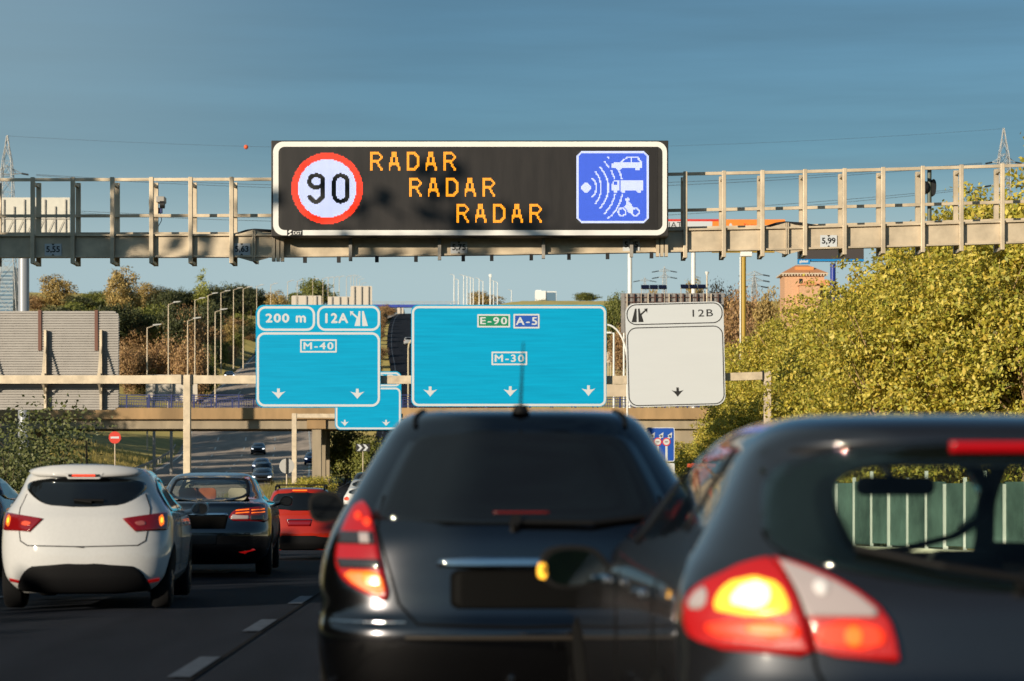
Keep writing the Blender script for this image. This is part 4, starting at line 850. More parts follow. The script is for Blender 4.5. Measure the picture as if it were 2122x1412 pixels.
q = MB(); q.prism(rrect(.04, 1.205, .33, 1.275, .03), 2.38, 2.42); q.tube((.17, 2.4, 1.27), (.12, 2.45, 1.36), .015, n=8); q.build("interior_mirror", BLKTRIM, mg.o)
q = MB(); q.b2((-.62, .4, .5), (.62, .75, .90)); q.b2((-.62, 2.6, .5), (.62, 2.9, .90)); q.build("dashboard", BLKTRIM, mg.o)
b = mg.patch("high_brake_lamp", [(-.125, 1.352), (.125, 1.352), (.125, 1.374), (-.125, 1.374)], mat("brake_strip_dim", (.25, .003, .006), .3, coat=1., emit=(.8, .004, .01), es=.16), o=.016, th=.02, rows=3, it=0)
LENS = mat("ribbed_red_lens", (.34, .006, .008), .4, coat=.15, emit=(.9, .012, .008), es=.12, bump=.12, bscale=9, stretch=(14, 14, 1))
outer = [(.80, .985), (.735, 1.012), (.665, 1.03), (.635, .995), (.605, .93), (.587, .86), (.575, .785), (.72, .786), (.86, .80), (.925, .822), (.947, .86), (.95, .905), (.92, .935), (.87, .96)]
inner = [(.655, 1.032), (.58, 1.012), (.50, .978), (.44, .945), (.39, .908), (.362, .868), (.348, .815), (.343, .768), (.45, .773), (.563, .784), (.576, .86), (.597, .935), (.627, .998)]
for sg in (-1, 1):
    f = lambda p: [(sg*x, z) for x, z in p]
    t = mg.patch("tail_lamp", f(outer), LENS, o=.01, th=.03, rows=22, cols=16, it=0)
    ind = LITY if sg < 0 else mat("amber_lens_off", (.45, .2, .08), .15, coat=1.)
    mg.patch("indicator_lens", f([(.655, .968), (.73, .978), (.80, .945), (.825, .90), (.80, .878), (.62, .878), (.63, .93)]), ind, o=.03, rows=8, parent=t, it=2)
    if sg < 0: mg.patch("lens_core", f([(.665, .955), (.72, .965), (.765, .93), (.77, .90), (.68, .895)]), mat("indicator_core", (.8, .6, .2), .2, emit=(1, .82, .35), es=2.2), o=.034, rows=6, parent=t, it=2)
    mg.patch("pale_lens", f([(.84, .955), (.90, .93), (.925, .89), (.85, .89)]), CLEARL, o=.029, rows=4, parent=t)
    mg.patch("lit_lens", f([(.60, .868), (.83, .868), (.86, .84), (.80, .812), (.60, .805)]), LITR, o=.03, rows=5, parent=t, it=2); mg.patch("lens_core", f([(.63, .862), (.74, .862), (.73, .825), (.63, .822)]), LITO, o=.033, rows=4, parent=t, it=2)
    t2 = mg.patch("inner_tail_lamp", f(inner), LENS, o=.01, th=.03, rows=22, cols=16, it=0)
    mg.patch("reversing_lens", f([(.640, 1.022), (.58, 1.0), (.50, .966), (.44, .932), (.398, .90), (.392, .888), (.40, .880), (.582, .880), (.60, .935), (.625, .99)]), CLEARL, o=.03, rows=14, parent=t2, it=0)
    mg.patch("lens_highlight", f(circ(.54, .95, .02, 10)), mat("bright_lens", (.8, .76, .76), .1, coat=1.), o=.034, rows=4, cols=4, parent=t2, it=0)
    mg.patch("lit_lens", f([(.385, .868), (.565, .868), (.56, .795), (.375, .788)]), LITR, o=.03, rows=5, parent=t2, it=2); mg.patch("lens_core", f([(.44, .855), (.485, .855), (.485, .80), (.44, .80)]), LITO, o=.034, rows=4, parent=t2, it=2)
    mg.patch("side_window", [(.72, 1.15), (1.5, 1.06), (3.05, 1.0), (2.55, 1.23), (2.1, 1.37), (1.2, 1.375), (.85, 1.27)], CG, 'side', .004, sg, rows=12, cols=16)
    mg.patch("window_pillar", [(1.0, 1.10), (1.06, 1.10), (1.02, 1.36), (.96, 1.36)], BLKTRIM, 'side', .007, sg, rows=6, cols=3, it=0); mg.patch("window_pillar", [(1.90, 1.04), (2.0, 1.04), (1.88, 1.37), (1.78, 1.37)], BLKTRIM, 'side', .007, sg, rows=6, cols=3, it=0)
    mg.line("door_seam", [(1.0, .95), (.95, .62), (1.1, .4)], SEAM, 'side', 0, .005, sg); mg.line("door_seam", [(2.0, .99), (2.0, .4)], SEAM, 'side', 0, .005, sg)
    for y in (1.12, 2.15): q = MB(); p = mg.off('side', y, .90, sg, .03); q.box(p, (.035, .2, .035)); q.build("door_handle", CHROME, mg.o, bevel=.012)
mg.line("tailgate_seam", [(-.63, 1.06), (-.585, .90), (-.565, .74), (-.50, .60), (0, .57), (.50, .60), (.565, .74), (.585, .90), (.63, 1.06)], SEAM, o=0, r=.006)
q = MB(); q.tube(mg.off('rear', .02, .965, 1, 0), mg.off('rear', .02, .965, 1, .05), .028, n=10); q.path([mg.off('rear', .02, .965, 1, .04), mg.off('rear', -.2, 1.0, 1, .035), mg.off('rear', -.43, 1.055, 1, .025)], .013); q.build("wiper", BLKTRIM, mg.o)
q = MB(); p = mg.off('rear', -.655, 1.285, 1, .008); q.tube(p, p+Vector((0, -.006, 0)), .009, n=8); q.build("trim_clip", CHROME, mg.o)
mg.wheels(.78, (.80, 3.45), .32, .21); mg.mirror(2.4, .935, .2, m=BLKTRIM, w_=.265, h_=.165, tilt=.05, inset=.07); q = MB(); q.prism(chaikin([(-1.155, .90), (-1.12, .895), (-1.12, .955), (-1.15, .96)]), 2.37, 2.43); q.build("side_indicator", LITY, mg.o); mg.place(2128, 6.6, 3.9)

# --- generic cars farther off
def small_car(name, label, cat, col, facing, lamps=True, tall=1.45, group=None, van=False, dim=False, lowres=True):
    h = tall; p = paint("car_paint_%s" % col, {'black': (.01, .01, .011), 'dark': (.02, .025, .035), 'white': (.72, .72, .70), 'silver': (.32, .33, .34), 'red': (.5, .015, .012), 'blue': (.012, .04, .14)}[col])
    c = Car(name, label, cat, 4.3, [(.20, .74, .12, 4.1), (.35, .86, .02, 4.25), (.55, .89, 0, 4.3), (.75, .89, .03, 4.22), (.90, .875, .06, 3.7), (1.0, .84, .11, 3.25), (1.08, .79, .18, 3.0), (h-.17, .68, .42, 2.35), (h-.07, .60, .6, 2.0), (h-.02, .5, .8, 1.75), (h, .34, 1.1, 1.5)], p, levels=22, nr=10, ns=6, nf=9, group=group, d=.55, n=3.2)
    c.patch("rear_window", [(-.66, 1.06), (.66, 1.06), (.56, h-.12), (-.56, h-.12)], GLASSD, rows=6, cols=8); c.patch("windscreen", [(-.70, 1.04), (.70, 1.04), (.56, h-.1), (-.56, h-.1)], GLASSD, 'front', rows=6, cols=8)
    c.patch("side_window", [(.6, 1.08), (2.9, 1.03), (2.2, h-.12), (.95, h-.12)], GLASSD, 'side', rows=5, cols=6, mirror=True)
    for sg in (-1, 1):
        f = lambda q_: [(sg*x, z) for x, z in q_]
        if facing == 'rear': c.patch("tail_lamp", f([(.56, .78), (.86, .78), (.88, .95), (.62, .96)]), TAILR if dim else LITR, o=.012, rows=4, cols=5)
        else: c.patch("headlamp", f([(.50, .60), (.78, .62), (.80, .74), (.55, .73)]), HEADL if lamps else CLEARL, 'front', .012, rows=4, cols=5); 
    if facing == 'front':
        c.patch("grille", [(-.42, .56), (.42, .56), (.45, .70), (-.45, .70)], SEAM, 'front', .008, rows=3, cols=6); c.patch("lower_grille", [(-.5, .27), (.5, .27), (.55, .42), (-.55, .42)], SEAM, 'front', .008, rows=3, cols=6)
    else: c.patch("lower_bumper", [(-.7, .22), (.7, .22), (.7, .4), (-.7, .4)], BLKTRIM, rows=3, cols=8)
    c.wheels(.76, (.75, 3.4), .31, .2, arch=False); return c
GO = "cars coming down the opposite carriageway"; GA = "cars queueing ahead on the motorway"
def opp(label, col, px, Y, lamps=True, tall=1.45, yaw=0., dz=0., cat="car", name="oncoming_car"):
    c = small_car(name, label, cat, col, 'front', lamps, tall, GO); x = (px-CX)*Y/F; a = math.radians(180+yaw)
    c.o.location = (x+math.sin(math.radians(yaw))*0, Y+4.3, prof(Y+2)+.012+dz); c.o.rotation_euler = (0, 0, a); return c
opp("dark oncoming car with headlamps on, alone on the sunlit stretch under the bridge", 'dark', 529, 290, yaw=4)
opp("farthest of the three dark oncoming cars bunched beside the red SUV's roof", 'blue', 535, 238, yaw=3)
opp("middle of the three dark oncoming cars, a tall black SUV", 'black', 538, 216, tall=1.65, yaw=3)
opp("nearest of the three dark oncoming cars, grey with pale headlamps", 'dark', 536, 200, yaw=3)
opp("dark blue oncoming car half hidden behind the concrete bridge pier", 'blue', 641, 262, yaw=4)
opp("black oncoming car with bright headlamps above the blue railing on the uphill road", 'black', 467, 392, yaw=9)
opp("white oncoming car cut off by the left edge of the M-40 sign", 'white', 531, 432, False, yaw=9)
for i, (px, Y, col) in enumerate(((800, 735, 'white'), (811, 750, 'white'), (822, 728, 'silver'), (832, 745, 'white'))):
    opp("tiny pale oncoming car at the hill crest between the two cyan signs", col, px, Y, False, dz=.2)
def ahead(label, col, px, Y, tall=1.45, dim=False, yaw=1.5, name="car"):
    c = small_car(name, label, "car", col, 'rear', tall=tall, group=GA, dim=dim); c.place(px, Y, yaw); return c
ahead("small red car just showing beyond the red SUV's right side", 'red', 654, 75, 1.48, yaw=2.5, name="hatchback")
ahead("white car with a lit brake lamp, beside the black compact car's left edge", 'white', 748, 118, 1.45)
ahead("silver car with red lamps next beyond the white one in the queue", 'silver', 752, 136, 1.5)
ahead("dark car farthest along the queue, near the grassy bank", 'dark', 757, 162, 1.5)
ahead("silver car climbing the shaded road seen between the cyan signs", 'silver', 846, 455, 1.6, True)
c = small_car("car", "dark grey car cut off by the left edge of the picture", "car", 'dark', 'rear', tall=1.46, group=None, dim=True); c.place(-135, 33, 1.5)

# unseen van added alongside, just behind the viewpoint, to shade the grey hatchback's tail
vn = Car("shade_van", "unseen tall white van added in the left lane to shade the grey hatchback", "van", 6.2,
    [(.22, .80, .10, 5.95), (.40, .93, .02, 6.15), (.70, .97, .0, 6.2), (1.0, .98, .02, 6.1), (1.15, .98, .03, 5.6), (1.3, .975, .03, 5.2), (1.9, .95, .05, 4.6), (2.25, .92, .08, 4.2), (2.46, .88, .12, 4.0), (2.55, .78, .25, 3.8), (2.6, .5, .6, 3.2)], WHITE, levels=26, nr=10, ns=8, nf=9, d=.25, n=5, dfront=.5)
vn.patch("windscreen", [(-.82, 1.30), (.82, 1.30), (.74, 2.1), (-.74, 2.1)], GLASSD, 'front', rows=6); vn.patch("side_window", [(4.0, 1.35), (5.0, 1.35), (4.6, 1.9), (4.0, 1.95)], GLASSD, 'side', rows=5, mirror=True)
for sg in (-1, 1):
    vn.patch("tail_lamp", [(sg*.80, .8), (sg*.93, .8), (sg*.93, 1.4), (sg*.80, 1.4)], TAILR, o=.012, rows=4, it=0); vn.patch("headlamp", [(sg*.5, .8), (sg*.86, .82), (sg*.84, 1.05), (sg*.55, 1.02)], HEADL, 'front', .012, rows=4)
vn.line("door_seam", [(0, .4), (0, 2.3)], SEAM, o=0, r=.008); vn.wheels(.84, (1.2, 5.0), .34, .22, arch=False); vn.o.location = (-4.05, -4.0, .012)
# ------------------------------------------------------------------ trees and bushes
GR = "yellow-green trees in the thick row right of the road"
LR = "yellow-green leafy tree in the dense row right of the road"
prA = [tree_proto("roadside_tree", 10+i, 'yellow', H, rx, rz, 2.2, 470, 56, .145, .21, 'round' if i % 2 else 'spire', .45, TWIG, LR, "tree", GR, 12) for i, (H, rx, rz) in enumerate(((8.5, 3.6, 4.0), (9.2, 3.2, 4.4), (7.2, 3.8, 3.5)))]
spots = [(2330, 82, 1.22), (2230, 79, 1.08), (2125, 76, .95), (2180, 86, 1.2), (2030, 78, .92), (1950, 81, .92), (2060, 82, 1.05), (1870, 78, .82), (1960, 88, 1.02), (1820, 86, .86), (1870, 97, 1.05), (1800, 97, .84), (1815, 108, 1.04), (1725, 117, .86),
         (1740, 114, 1.0), (1668, 123, .86), (1680, 124, .98), (1612, 129, .84), (1620, 132, .92), (1565, 136, .80), (2250, 80, 1.1), (1575, 142, .84), (1540, 118, .55), (1500, 140, .55), (2180, 92, 1.15), (2010, 104, 1.2)]
for i, (px, Y, s) in enumerate(spots):
    X = (px-CX)*Y/F; put(prA[i % 3], X, Y, None, s*1.0, i*1.7, LR, GR)
pB = tree_proto("roadside_shrub", 31, 'yellow', 3.0, 1.9, 1.5, .7, 200, 56, .125, .2, 'round', .4, TWIG, "", "shrub", None, 7)
GS = "yellow-green shrubs at the foot of the right bank"
for i, (px, Y, s) in enumerate(((1470, 126, .9), (1440, 133, .8), (1500, 124, .9), (1545, 117, 1.0), (1600, 117, .9), (1745, 96, 1.1), (1720, 88, 1.2), (1800, 80, 1.2), (1900, 80, 1.2), (2010, 78, 1.2), (1530, 132, 1.1))):
    put(pB, (px-CX)*Y/F, Y, None, s, i*2.1, "low yellow-green shrub at the foot of the bank right of the road", GS)
# hillside trees on the left and beyond
T = {}
T['ochre'] = tree_proto("autumn_tree", 41, 'ochre', 12, 4.2, 5.4, 3, 240, 26, .45, .55, 'round', .45, BARK, "", "tree")
T['brown'] = tree_proto("bare_brown_tree", 42, 'brown', 9, 4.5, 4.2, 2, 260, 24, .38, .7, 'round', .3, BARK, "", "tree", None, 14)
T['pine'] = tree_proto("pine_tree", 43, 'pine', 12, 4.6, 4.6, 4, 260, 30, .42, .55, 'flat', .4, BARK, "", "tree")
T['green'] = tree_proto("green_tree", 44, 'green', 10, 4.2, 4.6, 2.5, 230, 26, .45, .6, 'round', .4, BARK, "", "tree")
T['lime'] = tree_proto("poplar_tree", 45, 'lime', 12, 1.9, 5.6, 2.5, 170, 22, .36, .4, 'spire', .3, BARK, "", "tree")
T['spiky'] = tree_proto("cypress_tree", 46, 'pine', 10, 1.3, 4.9, 1.5, 110, 30, .35, .3, 'cone', .3, BARK, "", "tree")
GL = "trees on the hillside left of the road"
def hill(kind, px, top, Y, wpx, label, group=GL, rz=0.):
    """a tree whose crown spans wpx photo pixels and whose top shows at row top"""
    if group == GL: Y = (520 if px > 500 else 460 if px > 430 or top < 618 else 400 if top < 690 else 352)+(px*7 % 23)
    k = Y/F; X = (px-CX)*k; base = {'ochre': 4.2, 'brown': 4.5, 'pine': 4.6, 'green': 4.2, 'lime': 1.9, 'spiky': 1.3}[kind]; Hh = {'ochre': 12, 'brown': 9, 'pine': 12, 'green': 10, 'lime': 12, 'spiky': 10}[kind]*1.03
    s = wpx*k/(2*base*1.05); zt = EYE+(HY-top)*k; g_ = land(X, Y)-.1; sz = max(.35*s, (zt-g_)/Hh)
    if sz > 2.2*s: g_ = zt-Hh*2.2*s; sz = 2.2*s
    put(T[kind], X, Y, g_, s, rz or px*.37, label, group, sz)
B_ = "brown half-bare tree in the thicket below the hillside lamp posts"
D_ = "dark green pine among the hillside trees left of the road"
for a in (('brown', 10, 588, 300, 90, "russet brown tree behind the left pylon and grey pole"), ('brown', 72, 612, 310, 55, "low russet tree right of the grey billboard pole"),
          ('ochre', 118, 571, 330, 68, "pale olive round-topped tree standing apart against the sky at left"), ('green', 190, 604, 300, 55, "bright green tree left of the tallest ochre tree"),
          ('ochre', 250, 557, 290, 64, "tallest ochre tree on the left hillside"), ('ochre', 308, 588, 300, 60, "ochre tree right of the tallest one, above the grey sign's corner"),
          ('pine', 345, 600, 280, 70, D_), ('spiky', 370, 582, 300, 22, "thin dark spiky conifer rising above the pines at left"), ('pine', 392, 602, 310, 60, D_),
          ('lime', 418, 568, 330, 34, "slim pale yellow-green poplar between the dark pines"), ('pine', 452, 588, 340, 50, D_), ('pine', 485, 586, 345, 66, D_), ('pine', 520, 592, 360, 60, D_),
          ('pine', 478, 612, 330, 92, D_), ('pine', 270, 636, 265, 80, D_), ('green', 160, 626, 290, 90, "green scrubby tree above the top edge of the big grey sign"), ('pine', 130, 632, 295, 90, D_),
          ('brown', 385, 636, 330, 80, B_), ('brown', 340, 665, 290, 90, B_), ('brown', 270, 668, 262, 70, B_), ('brown', 420, 668, 320, 80, B_), ('brown', 470, 655, 345, 80, B_), ('brown', 330, 700, 272, 90, B_), ('brown', 395, 700, 300, 80, B_), ('brown', 440, 700, 330, 70, B_), ('brown', 260, 715, 255, 60, B_),
          ('lime', 300, 676, 258, 40, "tall pale green shrub beside the nearest hillside lamp post"), ('green', 500, 650, 375, 60, "yellow-green tree beside the upper left corner of the 200 m sign"), ('green', 300, 760, 248, 60, "dark green bush low beside the grey sign's right edge"),
          ('brown', 290, 722, 262, 60, B_), ('brown', 370, 735, 330, 70, B_), ('ochre', 335, 730, 300, 50, B_), ('brown', 445, 728, 380, 60, B_), ('green', 470, 720, 350, 50, "green bush by the climbing oncoming road"), ('green', 430, 738, 330, 50, "dark green bush below the brown thicket")): hill(*a)
for px, top, Y, wd, kd in ((165, 612, 475, 70, 'pine'), (225, 600, 480, 60, 'green'), (285, 606, 478, 60, 'pine'), (330, 596, 482, 60, 'ochre'), (372, 598, 470, 60, 'pine'), (425, 594, 500, 60, 'pine'), (505, 588, 540, 60, 'pine'), (240, 625, 440, 80, 'pine'), (310, 630, 430, 80, 'green'), (365, 628, 425, 70, 'pine'), (430, 620, 470, 80, 'pine'), (515, 626, 520, 60, 'green'), (495, 652, 520, 60, 'ochre'), (528, 645, 525, 50, 'green'), (545, 612, 540, 50, 'pine')):
    hill(kd, px, top, Y, wd, {'pine': D_, 'green': "green tree in the belt of trees on the left hillside", 'ochre': "ochre tree in the belt of trees on the left hillside"}[kd])
for X, Y, s in ((-60, 164, 1.0), (-56, 176, .9), (-50, 200, 1.1), (-53, 214, 1.0), (-51, 226, 1.1), (-55, 240, 1.0), (-66, 246, 1.15), (-70, 262, 1.1), (-68, 277, 1.2), (-78, 292, 1.2), (-74, 308, 1.2)): put(T['ochre'], X, Y, None, s, X*1.1, "tall tree on the left bank in front of the bridge, outside the picture's left edge", "trees on the left bank before the bridge")
for px, top, Y, wd, kd in ((446, 676, 428, 46, 'brown'), (470, 668, 436, 46, 'ochre'), (489, 690, 436, 36, 'green'), (455, 705, 412, 44, 'green'), (478, 712, 420, 36, 'brown'), (436, 712, 400, 44, 'pine'), (500, 672, 452, 36, 'pine'), (515, 690, 462, 30, 'brown')):
    hill(kd, px, top, Y, wd, {'brown': "brown shrub beside the climbing road left of the 200 m sign", 'ochre': "ochre shrub beside the climbing road left of the 200 m sign", 'green': "green shrub beside the climbing road left of the 200 m sign", 'pine': "dark evergreen shrub beside the climbing road left of the 200 m sign"}[kd], "shrubs beside the climbing road")
GM = "trees along the far skyline"
for a in (('green', 655, 578, 640, 70, "yellow-green tree above the far cream sign backs"), ('green', 618, 606, 630, 50, "low green tree left of the far cream sign backs"), ('ochre', 575, 604, 520, 50, "olive tree above the 200 m sign"),
          ('ochre', 1002, 605, 790, 66, "round golden tree among the cluster of lamp posts on the crest"), ('green', 1277, 606, 300, 40, "pale green tree left of the grey billboard"), ('green', 1262, 625, 270, 50, "dense green tree between the E-90 sign and the white sign"), ('brown', 1285, 675, 240, 50, "dark brown bush behind the gap left of the white sign"),
          ('brown', 1495, 586, 270, 70, "brown leafless tree right of the grey billboard"), ('brown', 1545, 596, 260, 80, "brown bush-like tree beside the yellow pole"), ('brown', 1520, 640, 230, 80, "dark brown tree right of the white sign"), ('ochre', 1590, 604, 250, 60, "olive tree left of the orange brick house"),
          ('spiky', 1395, 586, 330, 14, "thin dark cypress between the two solar panels"), ('ochre', 1440, 580, 320, 40, "ochre tree behind the right solar panel"), ('spiky', 1716, 566, 270, 14, "small cypress beside the orange brick house"), ('ochre', 1360, 603, 330, 50, "low ochre tree behind the left solar panel"), ('green', 1120, 622, 800, 60, "low green hedge tree in front of the white block on the crest"), ('green', 1215, 628, 700, 50, "green treetop on the crest above the E-90 sign")): hill(*a, group=GM)
# verge greenery
for i, y in enumerate(range(385, 700, 15)): put(T['brown'], Cx(y)-11.6-(i % 3)*.6, y, None, .20+.05*(i % 4), i*1.3, "low brown shrub on the verge beside the shaded road between the cyan signs", "shrubs lining the far median", sz=.26+.05*(i % 3))
o = put(tree_proto("leafy_bush", 51, 'bush', 4.6, 2.2, 2.4, 1.2, 210, 28, .13, .3, 'spire', .2, BARK, "", "bush", None, 12), (85-CX)*76/F, 76, None, 1.0, .4, "loose green bush with wispy shoots on the left verge behind the white hatchback", sz=.95)
put(o, (25-CX)*70/F, 70, None, .8, 2.3, "leafy green bush at the left picture edge below the grey sign")
put(o, (135-CX)*82/F, 82, None, .55, 4.0, "low green bush right of the wispy one on the left verge")
put(T['green'], at(715, 0, 205).x, 205, None, .45, 1, "rounded green bush behind the bridge pier under the small cyan sign", sz=.5)
put(T['green'], at(765, 0, 196).x, 196, None, .35, 2, "small green bush right of the rounded one, by the chevron marker", sz=.42)
put(pB, at(645, 0, 150).x, 150, None, .7, 1, "yellowish grassy shrub at the foot of the bridge pier", sz=.5)
put(pB, at(1420, 0, 180).x, 180, None, 1.2, 3, "sunlit green shrub on the slope beside the bridge abutment", sz=.6)
put(pB, at(412, 0, 60).x, 60, None, .35, 2, "little green plant beside the gantry post above the black saloon")
def grass(name, label, n, fn, h, seed, m):
    rd = np.random.default_rng(seed); q = MB()
    for i in range(n):
        X, Y = fn(rd); z = land(X, Y)-.03; hh = h*(.5+rd.random()); a = rd.random()*6.28; dx, dy = math.cos(a)*.03, math.sin(a)*.03; lx, ly = rd.normal()*.2*hh, rd.normal()*.2*hh
        q.add([(X-dx, Y-dy, z), (X+dx, Y+dy, z), (X+lx+dx*.2, Y+ly, z+hh)], [(0, 1, 2)])
    tag(q.build(name, m, recalc=False), label, "grass", kind='stuff')
GRS = mat("verge_grass", (.22, .2, .06), .8, isl=[(.14, .13, .035), (.30, .25, .08), (.20, .2, .05), (.34, .27, .10)], trans=.2)
GRS2 = mat("dry_bank_grass", (.5, .4, .12), .8, isl=[(.34, .26, .07), (.62, .48, .14), (.46, .38, .11), (.68, .52, .18)], trans=.25)
grass("grass", "tall sunlit grass on the median at the foot of the bridge pier", 12000, lambda r: ((lambda Y: (Cx(Y)-10.3-r.random()*3.4, Y))(100+r.random()*110)), .6, 1, GRS)
grass("grass", "dry yellow grass on the bank below the bridge at left", 22000, lambda r: ((lambda Y: (Ox(Y)-12-r.random()*14, Y))(150+r.random()*130)), .55, 2, GRS2)
grass("grass", "rough grass and dry stalks along the right verge", 7000, lambda r: ((lambda Y: (Cx(Y)+10+r.random()*6, Y))(60+r.random()*120)), .6, 3, GRS)
# dense planting beside the road behind the camera: it shades the near carriageway
hd = empty("roadside_hedge", (-20, -20, 0), "tall dense hedge bordering the left side of the motorway, shading the road", "hedge")
rg = np.random.default_rng(7); hf = pchip([-110, -30, 0, 8, 14, 20, 23, 27, 30, 33, 36.4], [6.0, 5.9, 4.7, 4.9, 5.8, 9.0, 11.6, 10.6, 9.8, 11.6, 11.6]); q = MB()
for y in np.arange(-110, 35.6, 1.6):
    H = hf(y)*(1+.05*math.sin(y*1.9)); q.box((-20+.3*math.sin(y), y, H*.46), (1.5, 1.5, H*.86), Matrix.Rotation(math.sin(y*3)*.5, 3, 'Z'))
q.v = [(a+20, b+20, c) for a, b, c in q.v]; q.build("branches", BARK, hd)
P_ = []
for y in np.arange(-110, 36.4, .10):
    H = hf(y)*(1+.05*math.sin(y*1.9)); 
    for _ in range(7): z = H*(.1+.95*rg.random()**.8); P_.append((rg.normal()*.55, y+20+rg.normal()*.3, z))
for y0, z1 in ((19.4, 12.9), (21.0, 13.6), (23.2, 13.9), (25.6, 13.0), (28.2, 12.4)):  # tall shoots added to throw blotchy shade on the message panel
    for _ in range(90): P_.append((rg.normal()*.25, y0+20+rg.normal()*.28, 7+(z1-7)*rg.random()))
q = MB()
for x, y, z in P_:
    n = Vector(rg.normal(size=3)).normalized(); a = n.orthogonal().normalized()*.28; b = n.cross(a)*.8; c = Vector((x, y, z)); q.add([c-a, c+b, c+a, c-b], [(0, 1, 2, 3)])
q.build("leaves", LEAF['bush'], hd, recalc=False)

# ------------------------------------------------------------------ lamp posts
def lamp_proto(name, H, arm, label, group, r=.09, both=False, m=GALV):
    o = empty(name, (0, 0, -300), label, "street lamp", group); q = MB(); q.tube((0, 0, -.5), (0, 0, H-.2), r, r*.55, n=8); q.tube((0, 0, H-.25), (arm, 0, H), r*.5, r*.4, n=6)
    if both: q.tube((0, 0, H-.25), (-arm, 0, H), r*.5, r*.4, n=6)
    q.build("pole", m, o); q = MB()
    for s in ((1, -1) if both else (1,)): q.prism([(s*arm*.85, H-.03), (s*(arm+.75), H+.10), (s*(arm+.75), H+.19), (s*arm*.85, H+.12)], -.14, .14)
    q.build("lamp_head", mat("lamp_grey", (.5, .5, .48), .4), o); return o
GLP = "grey lamp posts climbing the left hillside"
lp = lamp_proto("street_lamp", 12.2, .7, "", GLP, .10)
for i, (px, top, Y) in enumerate(((305, 672, 245), (349, 625, 290), (389, 658, 262), (404, 617, 335), (431, 607, 350), (446, 640, 285), (458, 602, 372), (484, 596, 405), (504, 594, 440))):
    Y = min(Y, 378); t = at(px, top, Y); put(lp, t.x, Y, t.z-12.35, 1, 0, "nearest grey lamp post, in front of the lime shrub left of centre" if i == 0 else "grey street lamp with short arm among those climbing the left hillside", GLP)
GLQ = "thin pale lamp posts along the far skyline"
for px, top, Y in ((532, 590, 470), (561, 587, 490), (596, 581, 520), (616, 580, 540), (648, 577, 560), (669, 575, 580), (680, 574, 600), (692, 573, 620), (703, 572, 640), (718, 571, 660), (727, 570, 680), (733, 571, 700), (739, 574, 720), (745, 578, 745), (750, 586, 770)):
    t = at(px, top, Y); put(lp, t.x, Y, t.z-12.35, 1, 0, "thin pale lamp post in the line along the skyline above the 200 m sign", GLQ)
GLW = "slim white masts clustered on the crest"
lw = lamp_proto("street_lamp", 14, .5, "", GLW, .22, m=WHITEP)
for px, top, Y in ((935, 628, 800), (941, 568, 700), (950, 578, 720), (961, 569, 705), (968, 571, 730), (975, 573, 740), (981, 575, 745), (993, 576, 760), (1001, 581, 770), (1023, 580, 770), (1031, 583, 780), (1060, 600, 800)):
    t = at(px, top, Y); put(lw, t.x, Y, t.z-14.2, 1, math.pi, "slim white lamp post in the cluster on the crest above the E-90 sign", GLW)
o = empty("camera_mast", at(1016, 640, 720), "white mast with a camera head among the skyline lamp posts", "mast"); q = MB(); q.tube((0, 0, -6), (0, 0, 9.4), .26, .2, n=8); q.build("pole", WHITEP, o); q = MB(); q.box((0, 0, 9.8), (.8, .6, 1.0)); q.build("camera_head", WHITEP, o, bevel=.1)
o = empty("camera_mast", at(1465, 640, 200), "slim grey mast with a white dome camera right of the solar panels", "mast"); q = MB(); q.tube((0, 0, -4), (0, 0, 2.75), .08, .06, n=8); q.build("pole", GALV, o); q = MB(); q.tube((0, 0, 2.75), (0, 0, 3.0), .07, .18, n=12); q.tube((0, 0, 3.0), (0, 0, 3.08), .2, .12, n=12); q.build("camera_head", WHITEP, o)
# lamps seen in the gap left of the white sign
for px, top, Y, arm, lab in ((1272, 690, 200, -.55, "short white lamp post with square arm in the gap beside the white sign"), (1293, 660, 215, .9, "curved-arm lamp post partly hidden by the white sign")):
    t = at(px, top, Y); gz = land(t.x, Y); o = empty("street_lamp", (t.x, Y, gz), lab, "street lamp"); q = MB(); q.tube((0, 0, -.3), (0, 0, t.z-gz), .10, .08, n=8); q.tube((0, 0, t.z-gz-.04), (arm, 0, t.z-gz), .05, n=6); q.build("pole", WHITEP, o); q = MB(); q.prism(rrect(arm*1.0-.35, t.z-gz-.05, arm*1.0+.35, t.z-gz+.08, .05), -.12, .12); q.build("lamp_head", WHITEP, o)
t = at(1300, 720, 150); gz = land(t.x, 150); o = empty("street_lamp", (t.x, 150, gz), "arched white lamp arm reaching out from behind the white sign", "street lamp"); q = MB(); H = t.z-gz
pts = [(0, 0, -.3), (0, 0, H-1)]+[(-1.35*math.sin(R(a))*1.0+.0, 0, H-1+1.6*math.sin(R(a))*.9) if False else (-1.3*(1-math.cos(R(a))), 0, H-1+2.4*math.sin(R(a))) for a in range(10, 91, 10)]
q.path(pts, .06, 8); q.build("pole", WHITEP, o); q = MB(); e = pts[-1]; q.prism(rrect(e[0]-.6, e[2]-.05, e[0], e[2]+.09, .04), -.12, .12); q.build("lamp_head", WHITEP, o)
t = at(846, 705, 330); gz = land(t.x, 330); o = empty("street_lamp", (t.x, 330, gz), "curved cream lamp post in the slot between the two cyan signs", "street lamp"); H = t.z-gz; q = MB(); q.path([(0, 0, -.3), (0, 0, H-1.2), (.1, 0, H-.5), (.45, 0, H-.05), (1.2, 0, H)], .11, 8); q.build("pole", mat("cream_paint", (.55, .46, .30), .5), o); q = MB(); q.prism(rrect(1.1, H-.08, 2.0, H+.1, .06), -.15, .15); q.build("lamp_head", WHITEP, o)

